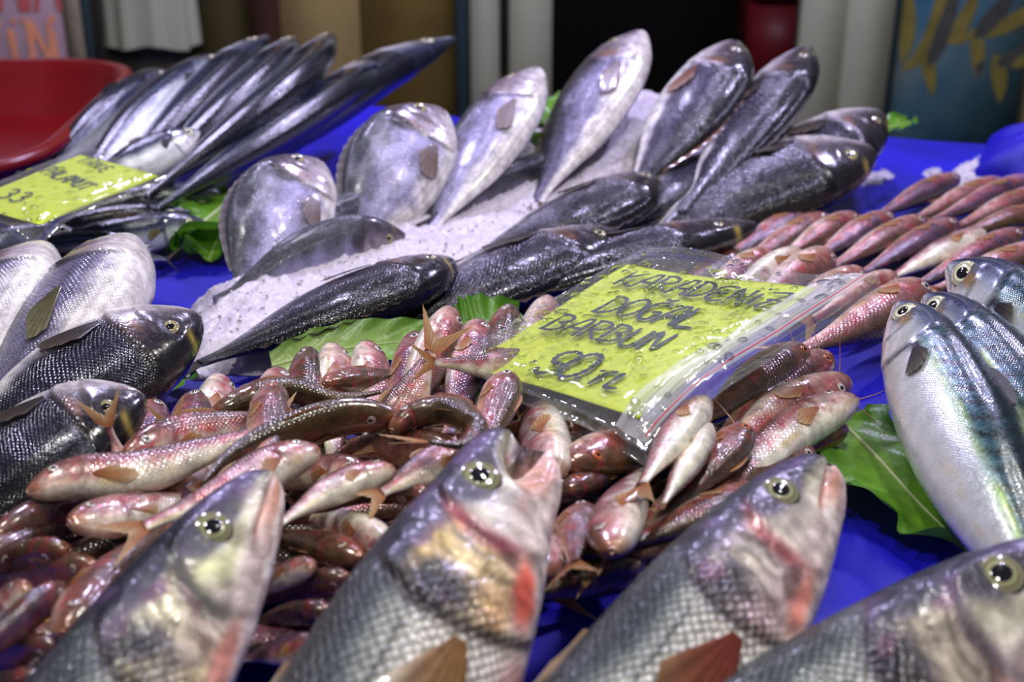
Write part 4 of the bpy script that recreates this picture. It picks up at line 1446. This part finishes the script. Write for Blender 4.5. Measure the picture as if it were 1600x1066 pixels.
def mul(pts, zh, zt=None, theta=0, depth=.031, label='', group='', bump=0.0, tone='pink', keep=False, **kw):
    pts = [tuple(p) for p in pts]
    if zt is None:
        zt = solve_tail(pts[0], zh, pts[-1], MUL_L, (.014, .075)) if len(pts) == 2 else zh
    k = dict(WR)
    k.update(kw)
    ln = lambda w: np.linalg.norm(np.diff(w, axis=0), axis=1).sum()
    W = px_path(pts, zh, zt, bump)
    if ln(W) < 4.7 * depth and not keep:
        # foreshortened: sink or lift the tail until the fish has its real length
        zs = np.linspace(max(.018, zt - .03), zt + .006, 37)
        zt = zs[int(np.argmin([abs(ln(px_path(pts, zh, z, bump)) - 4.9 * depth) + .15 * abs(z - zt) for z in zs]))]
        W = px_path(pts, zh, zt, bump)
        short = 4.5 * depth - ln(W)
        if short > 0:
            if pts[-1][1] < pts[0][1] and W[-1][2] < W[0][2]:
                d = nrm(W[-1] - W[-2])
                e = W[-1] + d * short
                e[2] = max(e[2], .014)
                W = np.vstack([W, e])
            else:
                depth = max(.78 * depth, ln(W) / 4.2)
    return fish('mullet', 'red_mullet', W, theta, depth, label, group, tone=tone, **k)


# bottom layer of the pile: fish that show only in the gaps
pile = [(-60, 800), (30, 770), (200, 700), (330, 650), (480, 615), (640, 600), (800, 600), (960, 640), (1090, 660), (1180, 640), (1200, 700), (1120, 800), (980, 880), (860, 910), (640, 960), (430, 1020), (60, 1075), (-80, 1080)]
pw = np.array([P(x, y, .02)[:2] for x, y in pile])
rs0 = np.random.RandomState(21)
cnt = 0
placed = []
while cnt < 60:
    x, y = rs0.uniform(pw[:, 0].min(), pw[:, 0].max()), rs0.uniform(pw[:, 1].min(), pw[:, 1].max())
    if poly_dist(np.array([x]), np.array([y]), pw)[0] < .012:
        continue
    if any(math.hypot(x - a, y - b) < .026 for a, b in placed):
        continue
    placed.append((x, y))
    az = rs0.normal(.38, .28) + (0 if rs0.rand() < .6 else math.pi)
    d = np.array([math.cos(az), math.sin(az), 0]) * .072
    c = np.array([x, y, .016 + .004 * rs0.rand()])
    A, B = c + d, c - d
    mid = c + np.array([-d[1], d[0], 0]) * rs0.uniform(-.12, .12)
    tone = rs0.choice(['olive', 'pink', 'violet'])
    look = dict(olive='olive brown', pink='rosy', violet='dark violet')[tone]
    X0 = float(x)
    where = ('beside the green gold bass' if X0 < -.17 else 'between the green gold and the gaping bass' if X0 < -.03 else 'behind the gaping bass' if X0 < .08 else 'under the fanned out mullet')
    fish('mullet', 'red_mullet', np.array([A, mid, B]), rs0.uniform(-70, 70), .027, look + ' red mullet low in the pile ' + where, 'red mullet at the bottom of the pile, ' + look + ', ' + where,
         tone=tone, ns=34, nc=20, dorsal=False, **WR)
    cnt += 1

G1 = 'red mullet heads raised along the back of the pile'
for pts, zh, th, tone, lab in (
    ([(347, 590), (300, 790)], .052, -112, 'white', 'red mullet with yellow throat, first raised head by the little lettuce scrap'),
    ([(436, 578), (395, 780)], .050, -85, 'violet', 'violet red mullet head rising behind the crossing olive mullet'),
    ([(478, 548), (470, 740)], .052, -38, 'olive', 'red mullet standing with its violet sheened back towards the pale lettuce'),
    ([(522, 540), (520, 740)], .054, -118, 'white', 'red mullet with pale throat and small eye in front of the pale lettuce'),
    ([(574, 536), (590, 740)], .054, -112, 'white', 'red mullet with white chin and red cheek beside the orange tail fin'),
    ([(648, 522), (620, 720)], .056, -55, 'violet', 'purple red mullet back behind the orange tail fin'),
    ([(708, 484), (612, 690)], .078, -104, 'pink', 'tallest raised red mullet head with red snout'),
    ([(750, 503), (700, 680)], .064, -84, 'violet', 'red mullet with pink scaly flank between the tallest head and the card'),
    ([(795, 480), (745, 650)], .054, -40, 'olive', 'brown red mullet bent against the bright lettuce leaf'),
    ([(862, 470), (800, 600)], .050, -118, 'pink', 'pinkish white red mullet touching the edge of the yellow card'),
    ([(238, 627), (190, 810)], .050, -80, 'violet', 'violet red mullet tucked under the black headed bream'),
    ([(304, 616), (282, 800)], .052, -55, 'violet', 'round backed red mullet behind a ragged upright tail fin'),
):
    mul(pts, zh, None, th, .032, lab, G1, tone=tone)

G2 = 'red mullet lying across the pile'
LAY = [
    # pts (snout .. tail), zh, zt, theta, tone, depth, label
    ([(332, 645), (430, 610), (525, 622), (600, 612)], .062, .066, 12, 'olive', .030, 'olive brown red mullet arched across the raised heads'),
    ([(335, 668), (400, 650), (480, 648)], .046, .05, 20, 'olive', .026, 'thin olive red mullet under the arched one'),
    ([(423, 604), (410, 760)], .074, None, -62, 'pink', .032, 'red mullet with a red rimmed eye poking up from the pile'),
    ([(508, 598), (640, 588)], .066, .062, 14, 'olive', .031, 'brown red mullet lying below the white chinned heads'),
    ([(590, 715), (636, 632), (674, 550)], .040, .088, -96, 'pink', .037, 'red mullet with rosy scaly flank and tail lifted high'),
    ([(842, 565), (760, 572), (678, 566)], .052, .078, 100, 'white', .026, 'red mullet whose orange tail fin sticks out from under the card'),
    ([(626, 652), (540, 652), (440, 680), (362, 716), (312, 764)], .070, .078, 38, 'olive', .034, 'long brown violet red mullet with slit eye and thin tail'),
    ([(192, 716), (290, 682), (400, 664), (478, 645)], .068, .082, -98, 'white', .033, 'white and scarlet striped red mullet with tail on the olive one'),
    ([(42, 770), (120, 748), (215, 740), (330, 702), (425, 668)], .070, .074, -128, 'white', .034, 'pale belly up red mullet with blunt mouth towards the blue sheet edge'),
    ([(52, 730), (130, 738), (210, 752)], .056, .05, -96, 'pink', .032, 'orange brown red mullet head just above the pale belly up one'),
    ([(222, 800), (192, 745), (168, 668)], .026, .080, -100, 'violet', .026, 'red mullet with upright forked tail in front of the black headed bream'),
    ([(235, 700), (165, 708), (102, 706)], .060, .064, 60, 'pink', .022, 'red mullet tail lying flat beneath the black headed bream'),
    ([(300, 800), (282, 735), (268, 672)], .024, .068, -90, 'pink', .024, 'red mullet with ragged upright tail fin among the heads'),
    ([(612, 674), (645, 650), (702, 641), (742, 668), (722, 694), (668, 690)], .070, .084, 6, 'olive', .032, 'red mullet curled into a ring with yellow tail fin'),
    ([(716, 702), (640, 700), (565, 700), (505, 726)], .064, .064, 62, 'pink', .034, 'magenta and olive red mullet just below the curled one'),
    ([(498, 702), (430, 728), (350, 772), (225, 822)], .078, .074, 130, 'white', .034, 'white bellied red mullet with orange flecks and pointed snout'),
    ([(262, 766), (330, 722), (410, 712)], .058, .06, -118, 'white', .034, 'yellowish white red mullet under the long brown violet one'),
    ([(570, 738), (480, 742), (395, 768)], .066, .064, 118, 'white', .034, 'bluish white red mullet with yellow belly above the green gold bass head'),
    ([(616, 732), (530, 762), (436, 818)], .074, .066, 148, 'white', .034, 'white belly up red mullet with orange pelvic fin'),
    ([(668, 776), (600, 758), (535, 772), (440, 826)], .064, .058, 16, 'olive', .034, 'glossy olive red mullet arched above a dark gap'),
    ([(735, 706), (670, 732), (596, 770)], .070, .064, 120, 'white', .036, 'pale pink red mullet behind the gaping bass head'),
    ([(612, 856), (550, 830), (484, 812)], .062, .06, -116, 'white', .029, 'pale violet red mullet slanting down to the gaping bass'),
    ([(566, 872), (490, 850), (405, 838)], .052, .052, -28, 'olive', .028, 'olive and violet red mullet between the two bass heads'),
    ([(492, 884), (440, 902), (370, 940)], .056, .05, 140, 'white', .026, 'yellow white red mullet showing between the two bass heads'),
    ([(548, 902), (470, 918), (395, 945)], .048, .045, 32, 'violet', .028, 'dark crimson red mullet between the two bass heads'),
    ([(520, 955), (450, 962), (380, 985)], .040, .04, 20, 'violet', .028, 'dark purple red mullet low between the two bass'),
    ([(500, 1010), (440, 1018), (380, 1030)], .034, .034, 120, 'violet', .026, 'pale violet red mullet low between the two bass'),
    # left flank
    ([(-12, 842), (90, 800), (200, 788)], .060, .064, -28, 'violet', .033, 'purple red mullet with an orange spotted snout beside the sheet edge'),
    ([(180, 800), (240, 772), (320, 775)], .064, .064, 4, 'violet', .036, 'short violet red mullet with a glossy humped back'),
    ([(106, 818), (190, 806), (310, 778)], .074, .074, -134, 'white', .032, 'white red mullet with wide flat mouth beside the green gold bass'),
    ([(-40, 880), (40, 850), (125, 808)], .058, .06, -30, 'violet', .030, 'red mullet with lilac flank beneath the wide mouthed white one'),
    ([(108, 858), (20, 878), (-70, 898)], .060, .05, 44, 'olive', .029, 'olive red mullet with blunt head beside a dark hollow'),
    ([(152, 884), (60, 900), (-50, 930)], .054, .05, 60, 'pink', .029, 'rosy red mullet stretched below the olive one'),
    ([(96, 992), (150, 920), (228, 846)], .064, .080, 30, 'pink', .034, 'pink red mullet head down against the flank of the green gold bass'),
    ([(100, 914), (20, 980), (-70, 1060)], .056, .05, 40, 'violet', .029, 'lilac red mullet lying next to the head down one'),
    ([(46, 912), (0, 960), (-70, 1030)], .064, .05, 130, 'white', .029, 'pale red mullet belly beside the lilac mullet and the stretched rosy one'),
    ([(98, 1014), (20, 1020), (-80, 1050)], .048, .045, 40, 'violet', .029, 'dark violet red mullet behind the body of the green gold bass'),
    ([(80, 1060), (0, 1075), (-90, 1110)], .040, .04, 20, 'violet', .029, 'dark red mullet lowest beside the body of the green gold bass'),
    ([(150, 960), (90, 1010), (20, 1070)], .036, .035, 10, 'violet', .028, 'shaded red mullet under the lilac ones'),
    # middle, under the card
    ([(790, 586), (775, 640), (750, 712)], .078, .066, -58, 'pink', .042, 'plump red mullet with orange blotches overlapping the clear bag edge'),
    ([(866, 748), (850, 690), (838, 614)], .066, .074, -112, 'white', .042, 'silvery white red mullet standing head down under the clear bag'),
    ([(856, 664), (910, 652), (980, 640)], .052, .05, -80, 'white', .030, 'red mullet eye peeping out beside the silvery white one'),
    ([(888, 672), (950, 655), (1020, 640)], .050, .05, -70, 'olive', .034, 'dark red mullet with eye in the shadow under the bag'),
    ([(845, 722), (900, 692), (980, 672)], .058, .062, 10, 'olive', .026, 'thin olive red mullet tail beneath the clear bag corner'),
    ([(884, 724), (940, 712), (1010, 692), (1062, 660)], .066, .066, 52, 'olive', .040, 'red mullet head with a bright orange eye'),
    ([(1098, 626), (1060, 680), (1002, 758)], .078, .076, 150, 'white', .036, 'white belly up red mullet with orange tail fin by the bag corner'),
    ([(1104, 668), (1078, 720), (1034, 792)], .074, .070, 165, 'white', .032, 'slim white red mullet with yellow throat and reddish tail'),
    ([(955, 862), (970, 800), (1002, 728)], .078, .066, -112, 'white', .037, 'red mullet head down with brown snout and white flank'),
    ([(880, 768), (935, 745), (1000, 722)], .058, .06, 20, 'violet', .028, 'slender violet red mullet beneath the orange eyed head'),
    ([(835, 768), (890, 768), (968, 800)], .062, .056, 8, 'olive', .038, 'dark brown red mullet beside the gaping bass jaw'),
    ([(905, 798), (902, 835), (895, 880)], .054, .060, -60, 'pink', .040, 'rosy red mullet seen tail first beside the gaping bass'),
    ([(852, 900), (856, 850), (850, 790)], .060, .06, 120, 'white', .036, 'whitish red mullet gill behind the gaping bass'),
    ([(1006, 886), (930, 902), (830, 934)], .040, .044, 26, 'olive', .038, 'olive red mullet lying on the blue sheet between two bass'),
    ([(1196, 762), (1080, 812), (955, 858)], .050, .054, -40, 'olive', .030, 'long thin red mullet running to the tail first one'),
    ([(1160, 806), (1050, 842), (930, 884)], .044, .046, -55, 'pink', .032, 'red striped red mullet along the flank of the rosy gilled bass'),
    ([(1100, 752), (1050, 790), (985, 842)], .050, .052, -30, 'olive', .032, 'dark red mullet under the slim white one'),
]
for pts, zh, zt, th, tone, dp, lab in LAY:
    kw = {}
    if 'orange eye' in lab or 'red rimmed' in lab:
        kw['iris'] = 'orange'
    kw['keep'] = 'upright' in lab or 'lifted' in lab
    mul(pts, zh, zt, th, dp * .87, lab, G2, tone=tone, **kw)

G3 = 'red mullet fanned out towards the mackerel'
for pts, zh, zt, th, tone, lab, ir in (
    ([(1256, 545), (1090, 660)], .050, None, -60, 'olive', 'red mullet with red eye ring half under the zip edge', 'orange'),
    ([(1296, 556), (1215, 612), (1108, 705)], .042, .05, -62, 'olive', 'olive red mullet with golden eye and grey snout', 'orange'),
    ([(1326, 594), (1230, 640), (1165, 700), (1105, 775)], .046, .05, -72, 'pink', 'crimson red mullet with white ringed eye and a long barbel', None),
    ([(1334, 622), (1240, 672), (1175, 728), (1095, 792)], .046, .05, 138, 'white', 'pale bellied red mullet with open mouth and barbels', None),
    ([(1322, 668), (1230, 690), (1140, 760), (1085, 805)], .034, .045, -52, 'olive', 'red mullet with slit eye pointing at the ragged lettuce leaf', None),
    ([(1268, 704), (1190, 735), (1090, 805)], .038, .045, -62, 'olive', 'brownish red mullet with white eye above the rosy gilled bass', None),
    ([(1166, 668), (1125, 715), (1050, 790)], .066, .05, -52, 'pink', 'red mullet with a rosy face and amber eye in the middle of the fan', 'orange'),
):
    mul(pts, zh, zt, th, .036, lab, G3, tone=tone, iris=ir, barbels=True)

G4 = 'red mullet laid in rows on the bare blue sheet'
ROW = [
    ((1266, 328), (1135, 402), 'violet', 'red mullet at the end of the back row, alongside the lettuce under the speckled bream', -48),
    ((1292, 337), (1152, 418), 'pink', 'crimson streaked red mullet second in the row beside the bream', -50),
    ((1338, 338), (1222, 400), 'pink', 'pale rosy red mullet third in the row beside the bream', -60),
    ((1392, 336), (1270, 404), 'violet', 'violet rosy red mullet fourth in the row beside the bream', -55),
    ((1444, 342), (1294, 420), 'pink', 'orange streaked red mullet fifth in the row beside the bream', -50),
    ((1494, 346), (1345, 428), 'violet', 'dark violet red mullet between the streaked and the white bellied ones', -45),
    ((1496, 276), (1368, 338), 'violet', 'red mullet with its snout at the white ice mound', -48),
    ((1566, 282), (1425, 345), 'pink', 'red mullet second in the farthest row beside the bunched sheet', -52),
    ((1614, 278), (1458, 345), 'violet', 'red mullet third in the farthest row beside the bunched sheet', -50),
    ((1632, 298), (1488, 358), 'pink', 'thin red mullet fourth in the farthest row', -45),
    ((1640, 328), (1500, 366), 'olive', 'brownish red mullet last in the farthest row', -40),
    ((1535, 362), (1388, 436), 'white', 'white bellied red mullet with an orange stripe in the row', 150),
    ((1598, 362), (1432, 446), 'violet', 'violet red mullet with an orange fin beside the white bellied one', -48),
    ((1632, 386), (1462, 452), 'pink', 'red mullet passing behind the largest mackerel head', -55),
]
for h, t, tone, lab, th in ROW:
    mul([h, t], .026, .020, th, .033, lab, G4, tone=tone, bump=.006)
G5 = 'red mullet heads between the rows and the clear bag'
for h, t, tone, lab, th, dp in (
    ((1118, 392), (1010, 450), 'olive', 'brown red mullet snout just above the clear bag beside the long bream', -30, .030),
    ((1158, 394), (1050, 460), 'olive', 'brown red mullet snout second along the bag edge', -35, .032),
    ((1205, 394), (1090, 465), 'pink', 'red mullet head with small eye third along the bag edge', -70, .032),
    ((1252, 396), (1130, 470), 'white', 'silvery white red mullet head behind the bag edge', -100, .034),
    ((1298, 396), (1170, 480), 'pink', 'stout rosy red mullet head behind the bag edge', -80, .036),
    ((1348, 424), (1220, 490), 'pink', 'small red mullet head with dark eye next to the zip', -70, .030),
    ((1400, 432), (1270, 500), 'pink', 'red mullet head with white ringed eye lying on the zip end', -80, .034),
):
    mul([h, t], .036, .024, th, dp, lab, G5, tone=tone)
mul([(1442, 446), (1370, 495), (1250, 548)], .042, .030, -66, .046, 'large crimson faced red mullet poking out from under the zip bag', G5, tone='pink', red=.9)
# ================================================================== price cards and clear bags
M_YEL = plain('yellow_card', rgb(204, 222, 34), 0.5, nz=.04, nscale=8)
M_INK = plain('marker_ink', rgb(30, 50, 60), 0.55, nz=.12, nscale=90)
M_REDLINE = plain('red_zip_line', rgb(186, 36, 62), 0.35)


def film_mat(name='clear_film', haze=.06, gloss=.17):
    m, nt, b = mat(name)
    tc = nd(nt, 'ShaderNodeTexCoord')
    n = noise(nt, 34, 3, .5, tc.outputs['Object'])
    n.inputs['Distortion'].default_value = .8
    bp = nd(nt, 'ShaderNodeBump')
    setin(bp, Strength=.5, Distance=.004)
    nt.links.new(n.outputs[0], bp.inputs['Height'])
    gl = nd(nt, 'ShaderNodeBsdfGlossy')
    gl.inputs['Roughness'].default_value = .06
    nt.links.new(bp.outputs[0], gl.inputs['Normal'])
    df = nd(nt, 'ShaderNodeBsdfDiffuse')
    df.inputs['Color'].default_value = (.85, .85, .92, 1)
    tr = nd(nt, 'ShaderNodeBsdfTransparent')
    fr = nd(nt, 'ShaderNodeFresnel')
    fr.inputs['IOR'].default_value = 1.5
    nt.links.new(bp.outputs[0], fr.inputs['Normal'])
    m1 = nd(nt, 'ShaderNodeMixShader')
    m1.inputs[0].default_value = haze
    nt.links.new(tr.outputs[0], m1.inputs[1])
    nt.links.new(df.outputs[0], m1.inputs[2])
    m2 = nd(nt, 'ShaderNodeMixShader')
    m2.inputs[0].default_value = gloss
    nt.links.new(m1.outputs[0], m2.inputs[1])
    nt.links.new(gl.outputs[0], m2.inputs[2])
    nt.links.new(m2.outputs[0], nt.nodes['Material Output'].inputs['Surface'])
    return m


def drop_mat():
    m, nt, b = mat('water_drop')
    gl = nd(nt, 'ShaderNodeBsdfGlossy')
    gl.inputs['Roughness'].default_value = .03
    tr = nd(nt, 'ShaderNodeBsdfTransparent')
    tr.inputs['Color'].default_value = (.86, .88, .90, 1)
    fr = nd(nt, 'ShaderNodeFresnel')
    fr.inputs['IOR'].default_value = 1.6
    ms = nd(nt, 'ShaderNodeMixShader')
    nt.links.new(fr.outputs[0], ms.inputs[0])
    nt.links.new(tr.outputs[0], ms.inputs[1])
    nt.links.new(gl.outputs[0], ms.inputs[2])
    nt.links.new(ms.outputs[0], nt.nodes['Material Output'].inputs['Surface'])
    return m


M_FILM, M_DROP = film_mat(), drop_mat()
M_MILKY = film_mat('milky_film', .42, .14)


def on_plane(px, py, o, n):
    d = ray(px, py)
    return EYE + d * ((n @ (o - EYE)) / (n @ d))


def bag_card(corn, zs, bagc, lines, label_c, label_b, seed, drops, zipside=True, wave=.0025):
    """corn: card corners TL TR BR BL in pixels, zs heights of TL TR BL"""
    rs = np.random.RandomState(seed)
    A, B, D = P(*corn[0], zs[0]), P(*corn[1], zs[1]), P(*corn[3], zs[2])
    n = nrm(np.cross(D - A, B - A))
    if n[2] < 0: n = -n
    C = on_plane(*corn[2], A, n)
    base = (A + B + C + D) / 4
    base[2] = min(A[2], B[2], C[2], D[2])

    def bil(c, u, v):
        return c[0] * ((1 - u) * (1 - v))[..., None] + c[1] * (u * (1 - v))[..., None] + c[2] * (u * v)[..., None] + c[3] * ((1 - u) * v)[..., None]

    cc = [A, B, C, D]
    U, Vv = np.meshgrid(np.linspace(0, 1, 41), np.linspace(0, 1, 41), indexing='ij')
    wv = lambda u, v: wave * (np.sin(u * 5.2 + v * 2.0 + seed) + .6 * np.sin(v * 7 - u * 3)) * .5
    top = bil(cc, U, Vv) + n * wv(U, Vv)[..., None]
    bot = top - n * .0008
    k = 41
    Vx = np.concatenate([top.reshape(-1, 3), bot.reshape(-1, 3)])
    f1 = grid_faces(k, k)
    rim = []
    per = [(i, 0) for i in range(k)] + [(k - 1, j) for j in range(1, k)] + [(i, k - 1) for i in range(k - 2, -1, -1)] + [(0, j) for j in range(k - 2, 0, -1)]
    ix = [i * k + j for i, j in per]
    for a_, b_ in zip(ix, ix[1:] + ix[:1]):
        rim.append((a_, b_, b_ + k * k, a_ + k * k))
    ro = empty('price_card', base)
    tag(ro, label_c, 'price card')
    obj('card', mesh_np('card', Vx - base, np.concatenate([f1[:, ::-1], f1 + k * k, np.array(rim)]), smooth=False), M_YEL, ro)
    up = nrm((A - D) + (B - C))
    for txt, p0, p1, hg, wd in lines:
        a_, b_ = on_plane(*p0, A, n), on_plane(*p1, A, n)
        ex = nrm(b_ - a_)
        ey = nrm(np.cross(n, ex))
        ey = nrm(.55 * ey + .45 * up)
        L = np.linalg.norm(b_ - a_)
        unit = sum(.55 if c in 'Iİ.' else (.7 if c == ' ' else 1) for c in txt)
        Vt, Ft = strokes_mesh(txt, a_, ex, ey, n, hg, L / unit, wd, .0005 + wave * 1.0, wob=.06, slant=.05)
        # settle the ink on the waved card
        obj('lettering', mesh_np('lettering', Vt - base, Ft, smooth=False), M_INK, ro)
    # clear bag around the card
    bc = [on_plane(x, y, A, n) for x, y in bagc]
    nU = 70
    U, Vv = np.meshgrid(np.linspace(0, 1, nU), np.linspace(0, 1, nU), indexing='ij')
    ed = np.minimum(np.minimum(U, 1 - U), np.minimum(Vv, 1 - Vv))
    puff = .0035 * (1 - np.exp(-ed / .05))
    wr = vnoise(U, Vv, 11, rs, 3) * .0022 * (.4 + np.clip(ed / .06, 0, 1) * .8) + .0015 * np.sin(U * 26 + 5 * Vv)* (U > .8)
    sag = -.014 * np.exp(-(((U - 1) ** 2 + (Vv - 1) ** 2) / .03)) - .006 * np.exp(-((Vv - 1) / .05) ** 2) + .004 * np.sin(U * 7) * np.exp(-((Vv) / .12) ** 2)
    mid = bil(bc, U, Vv)
    front = mid + n * (puff + np.abs(wr) + sag + .0022 + wave)[..., None]
    back = mid + n * (-puff * .6 + sag - .0028 - wave)[..., None]
    Vb = np.concatenate([front.reshape(-1, 3), back.reshape(-1, 3)])
    g = grid_faces(nU, nU)
    ixb = []
    perb = [(i, 0) for i in range(nU)] + [(nU - 1, j) for j in range(1, nU)] + [(i, nU - 1) for i in range(nU - 2, -1, -1)] + [(0, j) for j in range(nU - 2, 0, -1)]
    ib = [i * nU + j for i, j in perb]
    rimb = [(a_, b_, b_ + nU * nU, a_ + nU * nU) for a_, b_ in zip(ib, ib[1:] + ib[:1])]
    rb = empty('clear_bag', base - np.array([0, 0, .004]))
    bb = np.array(rb.location)
    tag(rb, label_b, 'plastic bag')
    obj('film', mesh_np('film', Vb - bb, np.concatenate([g[:, ::-1], g + nU * nU, np.array(rimb)])), M_FILM, rb)
    fsurf = lambda u, v: front[min(int(u * (nU - 1)), nU - 1), min(int(v * (nU - 1)), nU - 1)]
    if zipside:
        su, sv = np.meshgrid(np.linspace(.865, .998, 14), np.linspace(.01, .99, 60), indexing='ij')
        sm = np.array([[fsurf(a_, b_) for a_, b_ in zip(ra, rb_)] for ra, rb_ in zip(su, sv)]) + n * (.0004 + .0007 * np.sin(np.arange(14) * 1.9) ** 2)[:, None, None]
        obj('seal_strip', mesh_np('seal_strip', sm.reshape(-1, 3) - bb, grid_faces(14, 60)), M_MILKY, rb)
        for uu, m_, r_ in ((.985, M_REDLINE, .0006), (.955, M_FILM, .0011), (.935, M_FILM, .0011), (.905, M_FILM, .0008)):
            pth = np.array([fsurf(uu, v) + n * .0006 for v in np.linspace(.02, .98, 60)])
            Vt, Ft = tube(pth, r_, 6)
            obj('zip_ridge', mesh_np('zip_ridge', Vt - bb, Ft), m_, rb)
    # water drops
    VV, FF = [], []
    hs = np.array([1.0, .92, .7, .35])
    for q in range(drops):
        u, v = rs.uniform(.03, .97), rs.uniform(.03, .97)
        c = fsurf(u, v)
        r = rs.choice([.0012, .0018, .0025, .0033, .0042], p=[.28, .28, .22, .14, .08])
        e1 = nrm(bc[1] - bc[0]); e2 = np.cross(n, e1)
        a0 = rs.uniform(0, 6.28)
        st = rs.uniform(1, 1.7)
        ph = np.linspace(0, 2 * math.pi, 12, endpoint=False)
        b0 = len(VV)
        for rr_, hh in ((1, 0), (.85, .32), (.5, .55), (.15, .64)):
            for p_ in ph:
                x, y = math.cos(p_) * rr_ * st, math.sin(p_) * rr_
                VV.append(c + (e1 * (x * math.cos(a0) - y * math.sin(a0)) + e2 * (x * math.sin(a0) + y * math.cos(a0))) * r + n * (hh * r + .0002))
        for l in range(3):
            for j in range(12):
                FF.append((b0 + l * 12 + j, b0 + l * 12 + (j + 1) % 12, b0 + (l + 1) * 12 + (j + 1) % 12, b0 + (l + 1) * 12 + j))
        FF.append(tuple(b0 + 36 + j for j in range(12)))
    d = obj('water_drops', mesh_np('water_drops', np.array(VV) - bb, FF), M_DROP, rb)
    d['kind'] = 'stuff'


bag_card([(980, 413), (1277, 452), (997, 649), (722, 570)], (.088, .112, .062),
         [(1008, 394), (1376, 446), (1004, 674), (700, 571)],
         [('KARADENİZ', (957, 450), (1210, 490), .0255, .0019), ('DOĞAL', (926, 492), (1082, 520), .0285, .0021),
          ('BARBUN', (846, 518), (1024, 556), .0265, .0019), ('90.', (834, 583), (912, 600), .034, .0024), ('TL', (912, 604), (972, 618), .019, .0021)],
         'large yellow handwritten price card lying over the mullet pile', 'clear zip bag with red seal line and water drops around the larger price card', 3, 360)
bag_card([(126, 241), (248, 274), (62, 350), (-60, 317)], (.108, .104, .090),
         [(130, 236), (262, 274), (48, 358), (-80, 320)],
         [('PALAMUT', (62, 270), (130, 300), .016, .0011), ('33.', (-5, 308), (45, 322), .020, .0013), ('TANE', (118, 254), (165, 272), .014, .0009)],
         'smaller yellow price card lying on the dark mackerel', 'clear film bag around the smaller price card', 5, 40, zipside=False, wave=.001)

for nm, p0, L, r in FISH_LOG:
    pass
#print('\n'.join('%s L=%.3f ratio=%.2f' % (a, c, d) for a, b, c, d in FISH_LOG))
